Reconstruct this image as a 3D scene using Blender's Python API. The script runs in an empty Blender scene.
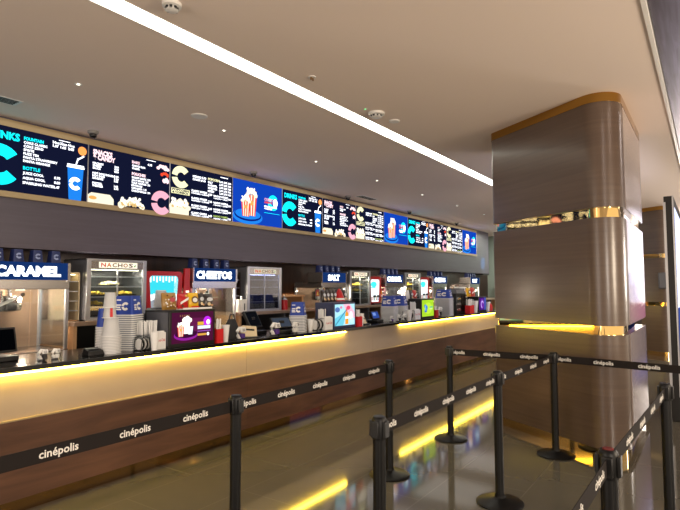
import bpy, bmesh, math, random
from mathutils import Vector, Matrix
random.seed(7)
C = bpy.context.scene.collection
PI = math.pi

# ------------------------------------------------------------------ helpers
def lin(c):
    if isinstance(c, str):
        c = [int(c[i:i+2], 16)/255 for i in (0, 2, 4)]
    return tuple((v/12.92 if v <= .04045 else ((v+.055)/1.055)**2.4) for v in c)

MATS = {}
def pbr(name, col, rough=.5, metal=0., spec=.5, coat=0.):
    if name in MATS: return MATS[name]
    m = bpy.data.materials.new(name); m.use_nodes = True
    b = m.node_tree.nodes['Principled BSDF']
    b.inputs['Base Color'].default_value = (*lin(col), 1)
    b.inputs['Roughness'].default_value = rough
    b.inputs['Metallic'].default_value = metal
    b.inputs['Specular IOR Level'].default_value = spec
    b.inputs['Coat Weight'].default_value = coat
    b.inputs['Coat Roughness'].default_value = .12
    MATS[name] = m
    return m

def emis(col, s=1.0):
    k = 'lit_%s_%.2f' % (col, s)
    if k in MATS: return MATS[k]
    m = bpy.data.materials.new(k); m.use_nodes = True
    nt = m.node_tree; nt.nodes.clear()
    e = nt.nodes.new('ShaderNodeEmission'); o = nt.nodes.new('ShaderNodeOutputMaterial')
    e.inputs[0].default_value = (*lin(col), 1); e.inputs[1].default_value = s
    nt.links.new(e.outputs[0], o.inputs[0]); MATS[k] = m
    return m

def glass(name, tint='f2f6f8', refl=.10):
    if name in MATS: return MATS[name]
    m = bpy.data.materials.new(name); m.use_nodes = True
    nt = m.node_tree; nt.nodes.clear()
    o = nt.nodes.new('ShaderNodeOutputMaterial'); mx = nt.nodes.new('ShaderNodeMixShader')
    t = nt.nodes.new('ShaderNodeBsdfTransparent'); g = nt.nodes.new('ShaderNodeBsdfGlossy')
    f = nt.nodes.new('ShaderNodeLayerWeight'); f.inputs[0].default_value = .25
    mr = nt.nodes.new('ShaderNodeMapRange'); mr.inputs[3].default_value = refl*.5; mr.inputs[4].default_value = .6
    t.inputs[0].default_value = (*lin(tint), 1); g.inputs['Roughness'].default_value = .03
    nt.links.new(f.outputs['Fresnel'], mr.inputs[0]); nt.links.new(mr.outputs[0], mx.inputs[0])
    nt.links.new(t.outputs[0], mx.inputs[1]); nt.links.new(g.outputs[0], mx.inputs[2]); nt.links.new(mx.outputs[0], o.inputs[0])
    MATS[name] = m
    return m

def grain(name, c0, c1, scale=(1.2, 1.2, 22), rough=.35, spec=.5, coat=0., metal=0., bump=.05, knots=True):
    m = bpy.data.materials.new(name); m.use_nodes = True
    nt = m.node_tree; b = nt.nodes['Principled BSDF']
    tc = nt.nodes.new('ShaderNodeTexCoord'); mp = nt.nodes.new('ShaderNodeMapping')
    mp.inputs['Scale'].default_value = scale
    n1 = nt.nodes.new('ShaderNodeTexNoise'); n1.inputs['Scale'].default_value = 1.6; n1.inputs['Detail'].default_value = 7
    n1.inputs['Distortion'].default_value = .6
    n2 = nt.nodes.new('ShaderNodeTexNoise'); n2.inputs['Scale'].default_value = .9 if knots else .4; n2.inputs['Detail'].default_value = 2
    mp2 = nt.nodes.new('ShaderNodeMapping'); mp2.inputs['Scale'].default_value = (1.5, 1.5, 3.5)
    ad = nt.nodes.new('ShaderNodeMath'); ad.operation = 'MULTIPLY_ADD'; ad.inputs[1].default_value = .45
    r = nt.nodes.new('ShaderNodeValToRGB')
    r.color_ramp.elements[0].position = .50; r.color_ramp.elements[0].color = (*lin(c0), 1)
    r.color_ramp.elements[1].position = .92; r.color_ramp.elements[1].color = (*lin(c1), 1)
    bp = nt.nodes.new('ShaderNodeBump'); bp.inputs['Strength'].default_value = bump; bp.inputs['Distance'].default_value = .004
    L = nt.links.new
    L(tc.outputs['Object'], mp.inputs[0]); L(tc.outputs['Object'], mp2.inputs[0])
    L(mp.outputs[0], n1.inputs[0]); L(mp2.outputs[0], n2.inputs[0])
    L(n2.outputs[0], ad.inputs[0]); L(n1.outputs[0], ad.inputs[2]); L(ad.outputs[0], r.inputs[0])
    L(r.outputs[0], b.inputs['Base Color']); L(n1.outputs[0], bp.inputs['Height']); L(bp.outputs[0], b.inputs['Normal'])
    b.inputs['Roughness'].default_value = rough; b.inputs['Specular IOR Level'].default_value = spec
    b.inputs['Coat Weight'].default_value = coat; b.inputs['Coat Roughness'].default_value = .15
    b.inputs['Metallic'].default_value = metal
    MATS[name] = m
    return m

class MB:
    def __init__(s): s.v = []; s.f = []; s.mi = []; s.m = []
    def idx(s, m):
        if m not in s.m: s.m.append(m)
        return s.m.index(m)
    def add(s, vs, fs, m):
        o = len(s.v); k = s.idx(m)
        s.v += [tuple(v) for v in vs]
        for f in fs: s.f.append([i+o for i in f]); s.mi.append(k)
        return s
    def box(s, x0, x1, y0, y1, z0, z1, m):
        vs = [(x, y, z) for z in (z0, z1) for y in (y0, y1) for x in (x0, x1)]
        return s.add(vs, [(0, 2, 3, 1), (4, 5, 7, 6), (0, 1, 5, 4), (2, 6, 7, 3), (0, 4, 6, 2), (1, 3, 7, 5)], m)
    def loft(s, rings, m, cap0=True, cap1=True, closed=True):
        n = len(rings[0]); vs = [p for r in rings for p in r]; fs = []
        for k in range(len(rings)-1):
            for i in range(n if closed else n-1):
                j = (i+1) % n
                fs.append((k*n+i, k*n+j, (k+1)*n+j, (k+1)*n+i))
        if cap0: fs.append(tuple(range(n-1, -1, -1)))
        if cap1: fs.append(tuple((len(rings)-1)*n+i for i in range(n)))
        return s.add(vs, fs, m)
    def prism(s, poly, z0, z1, m):
        return s.loft([[(x, y, z0) for x, y in poly], [(x, y, z1) for x, y in poly]], m)
    def lathe(s, prof, m, c=(0, 0), n=20, cap0=False, cap1=False):
        return s.loft([[(c[0]+r*math.cos(2*PI*i/n), c[1]+r*math.sin(2*PI*i/n), z) for i in range(n)] for r, z in prof], m, cap0, cap1)
    def cyl(s, x, y, z0, z1, r, m, n=16, r1=None):
        return s.lathe([(r, z0), (r if r1 is None else r1, z1)], m, (x, y), n, True, True)
    def tube(s, pts, r, m, n=8):
        P = [Vector(p) for p in pts]; rings = []; up = Vector((0, 0, 1))
        for i, p in enumerate(P):
            t = (P[min(i+1, len(P)-1)]-P[max(i-1, 0)]).normalized()
            a = t.cross(up)
            if a.length < 1e-3: a = t.cross(Vector((1, 0, 0)))
            a.normalize(); b = a.cross(t)
            rr = r[i] if isinstance(r, (list, tuple)) else r
            rings.append([p+a*rr*math.cos(2*PI*k/n)+b*rr*math.sin(2*PI*k/n) for k in range(n)])
        return s.loft(rings, m)
    def ball(s, c, r, m, n=10, k=6, sz=1.):
        rings = [[(c[0]+r*math.sin(PI*j/k)*math.cos(2*PI*i/n), c[1]+r*math.sin(PI*j/k)*math.sin(2*PI*i/n), c[2]-r*sz*math.cos(PI*j/k)) for i in range(n)] for j in range(1, k)]
        return s.loft(rings, m)
    def xf(s, M, k0=0):
        for i in range(k0, len(s.v)): s.v[i] = tuple(M @ Vector(s.v[i]))
        return s
    def build(s, name, parent=None, loc=(0, 0, 0), rz=0, bevel=0, smooth=True, seg=2):
        me = bpy.data.meshes.new(name); me.from_pydata(s.v, [], s.f); me.update()
        for m in s.m: me.materials.append(m)
        me.polygons.foreach_set('material_index', s.mi)
        bm = bmesh.new(); bm.from_mesh(me); bmesh.ops.recalc_face_normals(bm, faces=bm.faces[:]) if smooth is not None else None
        bm.to_mesh(me); bm.free()
        if smooth:
            me.polygons.foreach_set('use_smooth', [True]*len(me.polygons)); me.set_sharp_from_angle(angle=math.radians(38))
        o = bpy.data.objects.new(name, me); C.objects.link(o)
        o.location = loc; o.rotation_euler = (0, 0, rz)
        if parent: o.parent = parent
        if bevel:
            b = o.modifiers.new('bevel', 'BEVEL'); b.width = bevel; b.segments = seg; b.limit_method = 'ANGLE'; b.angle_limit = math.radians(40)
        return o

_T = {}
def text_geo(s, bold=.0):
    k = (s, bold)
    if k in _T: return _T[k]
    cu = bpy.data.curves.new('t', 'FONT'); cu.body = s; cu.size = 1; cu.resolution_u = 2; cu.offset = bold
    o = bpy.data.objects.new('t', cu); C.objects.link(o)
    bpy.context.view_layer.update()
    me = o.evaluated_get(bpy.context.evaluated_depsgraph_get()).to_mesh()
    vs = [(v.co.x, v.co.y) for v in me.vertices]; fs = [tuple(p.vertices) for p in me.polygons]
    o.evaluated_get(bpy.context.evaluated_depsgraph_get()).to_mesh_clear()
    bpy.data.objects.remove(o); bpy.data.curves.remove(cu)
    _T[k] = (vs, fs)
    return _T[k]

class Art:
    """flat printed / lit graphics on a plane: origin o, axes u, v, outward normal n"""
    def __init__(s, o=(0, 0, 0), u=(1, 0, 0), v=(0, 0, 1), mb=None):
        s.o = Vector(o); s.u = Vector(u).normalized(); s.vv = Vector(v).normalized(); s.n = s.u.cross(s.vv)
        s.b = mb or MB()
    def p(s, x, y, L): return s.o+s.u*x+s.vv*y+s.n*(.0012*L)
    def poly(s, pts, m, L=1): s.b.add([s.p(x, y, L) for x, y in pts], [tuple(range(len(pts)))], m); return s
    def rect(s, x0, x1, y0, y1, m, L=1): return s.poly([(x0, y0), (x1, y0), (x1, y1), (x0, y1)], m, L)
    def ell(s, x, y, rx, ry, m, L=1, n=20): return s.poly([(x+rx*math.cos(2*PI*i/n), y+ry*math.sin(2*PI*i/n)) for i in range(n)], m, L)
    def arc(s, x, y, r0, r1, a0, a1, m, L=1, n=12):
        for i in range(n):
            a = math.radians(a0+(a1-a0)*i/n); b = math.radians(a0+(a1-a0)*(i+1)/n)
            s.poly([(x+r*math.cos(t), y+r*math.sin(t)) for r, t in ((r0, a), (r1, a), (r1, b), (r0, b))], m, L)
        return s
    def clogo(s, x, y, r, m, L=1):
        s.arc(x, y, r*.42, r, 38, 172, m, L); s.arc(x, y, r*.42, r, 188, 322, m, L); return s
    def text(s, t, x, y, h, m, L=2, bold=.02, w=None, align='l'):
        vs, fs = text_geo(t, bold)
        if not vs: return s
        x0 = min(a for a, b in vs); x1 = max(a for a, b in vs); k = h/.70
        kx = k if w is None else w/(x1-x0)
        off = {'l': x0, 'c': (x0+x1)/2, 'r': x1}[align]
        s.b.add([s.p(x+(a-off)*kx, y+b*k, L) for a, b in vs], fs, m); return s

def tag(o, label, cat, group=None, kind=None):
    o['label'] = label; o['category'] = cat
    if group: o['group'] = group
    if kind: o['kind'] = kind
    return o
def thing(name, label, cat, loc=(0, 0, 0), rz=0, group=None):
    o = bpy.data.objects.new(name, None); C.objects.link(o); o.empty_display_size = .1
    o.location = loc; o.rotation_euler = (0, 0, rz)
    return tag(o, label, cat, group)
def struct(o): o['kind'] = 'structure'; return o
def copy_tree(o, parent=None):
    c = o.copy(); C.objects.link(c); c.parent = parent
    for ch in o.children: copy_tree(ch, c)
    return c
def lamp(name, kind, loc, power, col=(1, .9, .75), size=.1, rot=(0, 0, 0), sy=None):
    l = bpy.data.lights.new(name, kind); l.energy = power; l.color = col
    if kind == 'AREA':
        l.size = size
        if sy: l.shape = 'RECTANGLE'; l.size_y = sy
    elif kind in ('POINT', 'SPOT'): l.shadow_soft_size = size
    o = bpy.data.objects.new(name, l); C.objects.link(o); o.location = loc; o.rotation_euler = rot
    return o
ORD = ['first', 'second', 'third', 'fourth', 'fifth', 'sixth', 'seventh', 'eighth', 'ninth', 'tenth', 'eleventh', 'twelfth', 'thirteenth', 'fourteenth']

# ------------------------------------------------------------------ materials
wood_counter = grain('walnut_counter_wood', '4a3124', '694834', (.9, .9, 7), .42, .4)
wood_pillar = grain('brown_pillar_veneer', '4f3f35', '5b4a3e', (.6, .6, 16), .31, .5, .15, bump=.008)
wood_wall = grain('dark_back_wall_wood', '1d120e', '33211a', (10, 1, 1.2), .4, .4)
wood_warm = grain('warm_wood_panel', '6b442c', '94633f', (8, 1, 1.0), .4, .4)
bulk = grain('bulkhead_laminate', '4d4753', '544e5b', (1.0, 1.0, 20), .38, .5, knots=False)
panel_dark = grain('brushed_dark_panel', '5c5458', '7a7280', (1, 22, 22), .32, .5, metal=.75, bump=.08, knots=False)
panel_side = pbr('satin_metal_panel', 'b4a6a2', .18, .4)
gold = pbr('polished_gold', 'f0cd86', .045, 1.)
gold_s = pbr('satin_gold', 'b38a45', .10, 1.)
gold_floor = pbr('polished_bronze_kick', 'a8865a', .05, 1.)
ceil_m = pbr('ceiling_paint', 'e8d9ce', .85, 0, .25)
black_m = pbr('black_plastic', '0c0c0d', .38)
black_s = pbr('black_stone', '0d0c0c', .12, 0, .6)
black_r = pbr('black_rubber', '17171a', .6)
post_m = pbr('black_powder_coat', '070708', .42, 0, .3)
belt_m = pbr('charcoal_webbing', '201b19', .8, 0, .2)
belt_t = pbr('white_belt_print', 'e6e2da', .6)
steel = pbr('brushed_steel', 'b9b6b4', .26, .95)
steel_w = pbr('warm_steel_sheet', 'b69c86', .38, .8)
alu = pbr('aluminium', 'c8cbd2', .3, .85)
white_p = pbr('white_paper', 'e9e8e6', .6)
white_g = pbr('grey_white_paper', 'c9cbd0', .6)
white_pl = pbr('white_plastic', 'e2e0dc', .35)
cream = pbr('cream_card', 'd9c6a2', .6)
blue_p = pbr('blue_print', '173a9a', .5)
blue_d = pbr('navy_sign', '142b5c', .4)
red_p = pbr('red_gloss', 'b01018', .3)
red_c = pbr('red_card', 'c81a1e', .5)
purple = pbr('purple_plastic', '4a2a7a', .4)
grey_p = pbr('grey_plastic', '55565c', .4)
tan = pbr('tan_laminate', 'c09468', .5)
cream_pan = grain('cream_light_panel', 'ac9880', 'bba88f', (.5, .5, .8), .30, .5, knots=False, bump=.0)
green_w = pbr('pale_green_paint', '93a296', .7)
yellow_c = pbr('corn_chips', 'e8c24a', .7)
popc = pbr('popcorn', 'f0dcae', .8)
gl = glass('clear_glass')
gl_b = glass('dim_glass', 'd4d8e6', .2)
clearp = glass('clear_plastic', 'e8eaec', .25)
trim_m = pbr('beige_trim', 'a8946f', .45)

def floor_mat():
    m = bpy.data.materials.new('polished_tile'); m.use_nodes = True
    nt = m.node_tree; b = nt.nodes['Principled BSDF']; L = nt.links.new
    tc = nt.nodes.new('ShaderNodeTexCoord'); mp = nt.nodes.new('ShaderNodeMapping')
    br = nt.nodes.new('ShaderNodeTexBrick'); br.offset = .5
    br.inputs['Color1'].default_value = (*lin('625e53'), 1); br.inputs['Color2'].default_value = (*lin('666257'), 1)
    br.inputs['Mortar'].default_value = (*lin('757065'), 1); br.inputs['Scale'].default_value = 1
    br.inputs['Mortar Size'].default_value = .003; br.inputs['Brick Width'].default_value = 1.2; br.inputs['Row Height'].default_value = .6
    no = nt.nodes.new('ShaderNodeTexNoise'); no.inputs['Scale'].default_value = 1.3; no.inputs['Detail'].default_value = 5
    mx = nt.nodes.new('ShaderNodeMix'); mx.data_type = 'RGBA'; mx.blend_type = 'MULTIPLY'; mx.inputs[0].default_value = .35
    L(tc.outputs['Object'], mp.inputs[0]); L(mp.outputs[0], br.inputs[0]); L(tc.outputs['Object'], no.inputs[0])
    L(br.outputs[0], mx.inputs[6]); L(no.outputs[0], mx.inputs[7]); L(mx.outputs[2], b.inputs['Base Color'])
    b.inputs['Roughness'].default_value = .07; b.inputs['Specular IOR Level'].default_value = .75
    return m

# ------------------------------------------------------------------ setting
CEIL = 3.35
fl = MB().box(-5, 22, -6, 9, -.1, 0, floor_mat()).build('floor', smooth=False); struct(fl)
ce = MB()
ce.box(-5, 22, 3.11, 6.6, CEIL, CEIL+.12, ceil_m).box(-5, 22, .29, 2.93, CEIL, CEIL+.12, ceil_m).box(-5, 22, 2.93, 3.11, CEIL+.06, CEIL+.12, ceil_m)
struct(ce.build('ceiling', smooth=False))
struct(MB().box(-5, 22, 0.262, .29, CEIL-.010, CEIL+.12, white_pl).build('trim_1', smooth=False))
struct(MB().box(-5, 22, -6, .255, CEIL+.03, CEIL+.13, panel_dark).build('ceiling_lobby', smooth=False))
# bulkhead above the back counter, its light trim round the row of screens
bk = MB().box(-3, 17.3, 6.0, 6.35, 1.98, CEIL, bulk); struct(bk.build('wall_bulkhead', smooth=False))
BX0, BP, BZ0, BZ1 = 2.217, 1.154, 2.565, 3.245
tr = MB()
tr.box(BX0-.05, BX0+12*BP+.05, 5.955, 6.0, BZ1, BZ1+.075, trim_m).box(BX0-.05, BX0+12*BP+.05, 5.955, 6.0, BZ0-.06, BZ0, trim_m)
tr.box(BX0+12*BP, BX0+12*BP+.05, 5.955, 6.0, BZ0, BZ1, trim_m).box(BX0-.05, BX0, 5.955, 6.0, BZ0, BZ1, trim_m)
struct(tr.build('trim_2', smooth=False))
# back wall with the kitchen hatch
WY = 6.5
bw = MB()
HX0, HX1, HZ0, HZ1 = 7.85, 8.75, 1.05, 1.60
for a in ((-3, HX0, 0, CEIL), (HX1, 18.6, 0, CEIL), (HX0, HX1, 0, HZ0), (HX0, HX1, HZ1, CEIL)):
    bw.box(a[0], a[1], WY, WY+.1, a[2], a[3], wood_wall)
struct(bw.build('wall_back', smooth=False))
ww = MB()
for a, b, z0, z1 in ((5.52, 5.70, .3, 1.62), (6.55, 7.80, .3, 1.45), (3.0, 3.25, .3, 1.5), (10.62, 10.75, .3, 1.6), (13.08, 14.66, .9, 1.5)):
    ww.box(a, b, WY-.02, WY, z0, z1, wood_warm)
struct(ww.build('trim_3', smooth=False))
hk = MB()
hk.box(HX0-.4, HX1+.9, WY+1.2, WY+1.25, .8, 1.9, tan).box(HX0-.45, HX0-.4, WY+.1, WY+1.25, .8, 1.9, tan).box(HX1+.9, HX1+.95, WY+.1, WY+1.25, .8, 1.9, tan)
hk.box(HX0-.4, HX1+.9, WY+.1, WY+1.2, .8, .85, steel_w).box(HX0-.4, HX1+.9, WY+.1, WY+1.2, 1.85, 1.9, white_pl)
hk.box(HX0-.03, HX1+.03, WY-.03, WY+.1, HZ1, HZ1+.03, steel_w).box(HX0-.03, HX1+.03, WY-.03, WY+.1, HZ0-.03, HZ0, steel_w)
hk.box(HX0-.03, HX0, WY-.03, WY+.1, HZ0, HZ1, steel_w).box(HX1, HX1+.03, WY-.03, WY+.1, HZ0, HZ1, steel_w)
struct(hk.build('window_1', smooth=False))
lamp('kitchen_lamp', 'AREA', (HX0+.5, WY+.6, 1.84), 45, (1, .82, .58), 1.0, (0, 0, 0), .5)
struct(MB().box(18.6, 18.7, 2.2, 9, 0, CEIL, green_w).build('wall_end', smooth=False))
struct(MB().box(17.3, 17.9, 6.2, 6.5, 1.95, CEIL, black_m).build('trim_4', smooth=False))
struct(MB().box(21.9, 22, -6, 2.2, 0, CEIL+.2, wood_wall).build('wall_far', smooth=False))

# ------------------------------------------------------------------ lights in the ceiling
st = thing('ceiling_light_strip', 'long bright white linear light recessed in the ceiling', 'ceiling light', (8, 3.02, CEIL))
MB().box(-12, 13, -.083, .083, .004, .03, emis('fffbea', 7.5)).build('diffuser', st, smooth=False)
fr = MB().box(-12, 13, -.09, -.083, -.003, .05, white_pl).box(-12, 13, .083, .09, -.003, .05, white_pl).build('frame', st, smooth=False)

def disc(name, label, cat, x, y, r, h, group=None, dome=False):
    t = thing(name, label, cat, (x, y, CEIL), 0, group)
    return t
# pinpoint downlights
for i, (x, y) in enumerate([(2.44, 4.50), (4.14, 4.49), (5.95, 4.55), (7.63, 4.54), (9.33, 4.53), (11.07, 4.53), (12.8, 4.53)]):
    t = thing('downlight', '%s pinpoint downlight from the left in the ceiling row above the counter' % ORD[i], 'downlight', (x, y, CEIL), 0, 'pinpoint ceiling downlights')
    MB().lathe([(.012, -.001), (.03, -.004), (.034, 0)], white_pl, n=16).build('ring', t)
    MB().cyl(0, 0, -.004, .0, .012, emis('fff6e0', 5), 12).build('lens', t)
# dome cameras under the ceiling in front of the screens
for i, (x, y, lab) in enumerate([(3.30, 5.74, 'nearest dome camera under the ceiling, above the drinks menu'), (5.93, 5.76, 'second dome camera under the ceiling, above the blue popcorn picture'), (8.62, 5.80, 'third dome camera under the ceiling, above the second snacks menu'), (11.15, 5.75, 'fourth dome camera under the ceiling, farther along the screens'), (14.0, 5.75, 'farthest dome camera under the ceiling, above the last screens')]):
    t = thing('dome_camera', lab, 'camera', (x, y, CEIL), 0, 'ceiling cameras')
    MB().lathe([(.06, 0), (.06, -.022), (.048, -.034)], pbr('grey_housing', '8a8784', .5), n=20, cap1=True).build('housing', t)
    MB().ball((0, 0, -.045), .042, black_s, 14, 8).build('dome', t)
def detector(lab, x, y, r=.06, h=.05):
    t = thing('smoke_detector', lab, 'smoke detector', (x, y, CEIL))
    MB().lathe([(r, 0), (r, -h*.45), (r*.8, -h*.55)], white_pl, n=22, cap1=True).build('base', t)
    b = MB()
    for k in range(8):
        a = 2*PI*k/8; b.box(-.008, .008, -.004, .004, -h*.95, -h*.5, black_r); b.xf(Matrix.Translation((r*.62*math.cos(a), r*.62*math.sin(a), 0)) @ Matrix.Rotation(a+PI/2, 4, 'Z'), len(b.v)-8)
    b.build('vent', t, smooth=False)
    MB().lathe([(r*.72, -h*.9), (r*.6, -h), (.001, -h*1.02)], white_pl, n=20).lathe([(r*.55, -h*.5), (r*.55, -h*.9)], white_pl, n=16).build('cap', t)
detector('smoke detector on the ceiling at the top edge, nearest the camera', 2.06, 2.72)
detector('wide smoke detector on the ceiling beside the light strip, nearer the pillar', 4.62, 2.75, .085, .05)
for lab, x, y, r in (('flat round white ceiling plate between the light strip and menus', 3.63, 4.31, .085), ('flat round white ceiling plate beside the wide smoke detector', 4.96, 2.73, .06)):
    t = thing('ceiling_plate', lab, 'ceiling plate', (x, y, CEIL))
    MB().lathe([(r, 0), (r, -.006), (r*.92, -.012)], white_pl, n=28, cap1=True).build('cover', t)
t = thing('sprinkler', 'small twin-headed sprinkler on the ceiling right of the light strip', 'sprinkler', (3.5, 2.72, CEIL))
MB().cyl(0, 0, -.006, 0, .035, white_pl, 16).build('rosette', t); MB().cyl(-.012, 0, -.03, -.006, .006, gold_s, 8).cyl(.014, 0, -.03, -.006, .006, gold_s, 8).build('head', t)
t = thing('indicator_lamp', 'tiny green indicator light on the ceiling right of the light strip', 'indicator light', (4.45, 2.9-.12, CEIL))
MB().cyl(0, 0, -.004, 0, .010, emis('60ff90', 1.5), 8).build('lens', t)
MB().lathe([(.010, -.003), (.016, 0)], white_pl, n=10).build('ring', t)
for lab, x, y, w in (('slotted air vent in the ceiling at the left edge, above the drinks menu', 2.1, 5.45, .55), ('slotted air vent in the ceiling above the middle screens', 9.0, 5.60, .6)):
    t = thing('air_vent', lab, 'vent', (x, y, CEIL))
    b = MB().box(-w/2, w/2, -.09, .09, -.004, 0, white_pl); b.build('frame', t, smooth=False)
    for k in range(4): MB().box(-w/2+.03, w/2-.03, -.065+k*.038, -.047+k*.038, -.008, -.003, black_r).build('slot', t, smooth=False)

# ------------------------------------------------------------------ menu screens
navy = emis('10142c', 1.0); W_ = emis('f4f6ff', 2.2); CY = emis('10d8e8', 1.5); PK = emis('e9a6b8', 1.1); YC = emis('f2eebc', 1.15)
CRM = emis('fbeed2', 1.0); RDE = emis('e2452c', 1.1); ORG = emis('ff9a50', 1.2); BLU = emis('1d78d8', 1.1); BLD = emis('0f3fae', 1.0); BLK = emis('0a1c78', 1.0); GRN = emis('b8d070', 1.0); PKL = emis('ffd9e2', 1.2)
def puffs(A, x0, x1, y, n, r, m, L, rise=.06):
    if m is CRM:
        for k in range(n*2): A.ell(random.uniform(x0, x1), y+rise*random.uniform(0, 1), r*.45, r*.4, emis('e2bd78', .9), L+.5, 7)
        for k in range(n*2): A.ell(random.uniform(x0, x1), y+rise*random.uniform(.2, 1.5), r*.5, r*.5, emis('fff8ea', 1.2), L+.6, 7)
    for k in range(n):
        t = k/(n-1); A.ell(x0+(x1-x0)*t, y+rise*math.sin(PI*t)*random.uniform(.4, 1.1), r*random.uniform(.7, 1.2), r*random.uniform(.7, 1.2), m, L, 9)
SW, SH = 1.142, .68
def cup_art(A, x, y, h, w, col, L):
    A.poly([(x-w*.38, y), (x+w*.38, y), (x+w*.5, y+h), (x-w*.5, y+h)], col, L)
def menu_drinks():
    A = Art((0, -.0412, 0))
    A.text('DRINKS', .05, .545, .075, CY, 2, .045, w=.34)
    A.clogo(.20, .27, .215, CY, 1)
    x = .43
    A.text('FOUNTAIN', x, .575, .033, CY, 2, .05, w=.205)
    for i, s in enumerate(('COKE CLASSIC', 'COKE ZERO', 'SPRITE', 'FUZE TEA', 'FANTA STRAWBERRY', 'FANTA ORANGE')):
        A.text(s, x, .535-.040*i, .026, W_, 2, .02)
    A.text('BOTTLE', x, .255, .035, CY, 2, .03)
    for i, (s, p) in enumerate((('JUICE COOL', '0.70'), ('AQUA COOL', '0.80'), ('SPARKLING WATER', '1.47'))):
        A.text(s, x, .205-.052*i, .027, W_, 2, .02); A.text(p, x+.33, .205-.052*i, .027, W_, 2, .03)
    for i, (s, p) in enumerate((('24oz', '1.07'), ('32oz', '1.68'), ('44oz', '2.08'))):
        A.text(s, .73+.085*i, .605, .028, W_, 2, .02); A.text(p, .735+.085*i, .565, .028, W_, 2, .03)
    A.rect(.80, .93, .650, .657, W_)
    A.ell(1.075, .585, .052, .052, ORG, 1)
    cup_art(A, 1.0, .0, .37, .19, BLU, 1)
    A.poly([(.895, .37), (1.105, .37), (1.095, .41), (.905, .41)], W_, 2)
    A.poly([(.995, .41), (1.01, .41), (1.035, .49), (1.02, .49)], W_, 2); A.poly([(1.02, .482), (1.03, .47), (1.10, .52), (1.09, .535)], W_, 2)
    A.clogo(1.0, .19, .075, W_, 2)
    return A
def menu_snacks():
    A = Art((0, -.0412, 0))
    A.text('SNACKS', .05, .585, .055, PKL, 2, .06, w=.25); A.text('& CANDY', .05, .525, .055, PKL, 2, .06, w=.29)
    for i, (s, p) in enumerate((('NACHOS', '2.50'), ('CHEESE', '0.90'), ('SAUCE', '0.50'), ('', ''), ('HOT DOG DOUBLE', '2.90'), ('HOT DOG', '2.20'), ('SAUSAGE', '1.90'), ('', ''), ('PRETZEL', '1.60'), ('WEDGES', '2.00'))):
        if s: A.text(s, .05, .465-.030*i, .023, W_, 2, .03); A.text(p, .33, .465-.030*i, .023, W_, 2, .03)
    A.text('BARS', .57, .57, .034, PKL, 2, .035)
    A.text('CHOCO BAR', .57, .53, .023, W_, 2, .03); A.text('WAFER', .57, .495, .023, W_, 2, .03); A.text('0.75', .80, .58, .026, W_, 2, .03)
    A.rect(.78, .92, .650, .657, W_)
    A.text('POUCHES', .57, .42, .034, PKL, 2, .06, w=.2)
    for i, s in enumerate(('GUMMY BEARS 1.20', 'JELLY BEANS 1.20', 'SOUR WORMS 1.20', 'MINTS 0.80', 'CARAMELS 1.10', 'CHOCO BALLS 1.90')): A.text(s, .57, .38-.034*i, .022, W_, 2, .03)
    A.clogo(1.02, .12, .16, PK, 1)
    A.poly([(0, 0), (.33, 0), (.33, .07), (.28, .12), (.04, .12), (0, .09)], CRM, 1); A.ell(.06, .06, .05, .022, ORG, 2)
    puffs(A, .43, .74, .02, 12, .04, CRM, 1, .07)
    puffs(A, .96, 1.11, .58, 5, .032, PKL, 1, .04); puffs(A, 1.02, 1.11, .50, 4, .028, RDE, 1, .02); puffs(A, 1.06, 1.11, .42, 4, .03, PKL, 2, .02)
    return A
def menu_popcorn():
    A = Art((0, -.0412, 0))
    A.clogo(.18, .52, .155, YC, 1)
    A.rect(.02, .33, .28, .355, YC, 1); A.text('POPCORN', .035, .322, .026, navy, 2, .05, w=.28); A.text('& COMBOS', .035, .288, .026, navy, 2, .05, w=.27)
    puffs(A, .04, .30, .10, 11, .05, CRM, 1, .07); A.rect(.0, .32, .0, .10, CRM, 1)
    A.text('COMBO 1', .38, .555, .03, W_, 2, .03); A.text('5.90', .55, .555, .03, W_, 2, .03); A.text('COMBO 2', .38, .515, .026, W_, 2, .03); A.text('7.40', .55, .515, .026, W_, 2, .03)
    A.text('POPCORN', .66, .56, .033, YC, 2, .05, w=.22)
    for i, s in enumerate(('SALT', 'CARAMEL', 'CHEETOS', 'MIXED')): A.text(s, .66, .515-.043*i, .028, W_, 2, .03)
    for i in range(5):
        for j, p in enumerate(('2.10', '2.90', '3.60')): A.text(p, .88+.083*j, .555-.044*i, .027, W_, 2, .035)
    A.rect(.90, 1.05, .635, .645, W_)
    for i in range(4):
        A.text('CLASSIC COMBO', .36, .35-.105*i, .026, W_, 2, .03); A.text('1 POPCORN + 2 DRINKS', .36, .318-.105*i, .021, W_, 2, .02)
        A.text('%.2f' % (6.2+1.1*i), .67, .335-.105*i, .028, W_, 2, .035)
        A.text('NACHO COMBO', .77, .33-.1*i, .026, GRN if i == 3 else W_, 2, .03); A.text('1 NACHOS + 1 DRINK', .77, .298-.1*i, .020, W_, 2, .02)
        A.text('%.2f' % (4.9+.8*i), 1.05, .31-.1*i, .026, W_, 2, .03)
    return A
def bucket(A, x, y, w, h, L):
    n = 7
    for k in range(n):
        a0, a1 = k/n, (k+1)/n; f = lambda t, top: x+(t-.5)*(w if top else w*.72)
        A.poly([(f(a0, 0), y), (f(a1, 0), y), (f(a1, 1), y+h), (f(a0, 1), y+h)], RDE if k % 2 == 0 else CRM, L)
    A.ell(x, y+h*.62, w*.2, h*.12, ORG, L+1, 12)
    puffs(A, x-w*.42, x+w*.42, y+h, 9, w*.14, CRM, L+1, h*.22); puffs(A, x-w*.3, x+w*.3, y+h*1.12, 6, w*.13, W_, L+2, h*.18)
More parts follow.
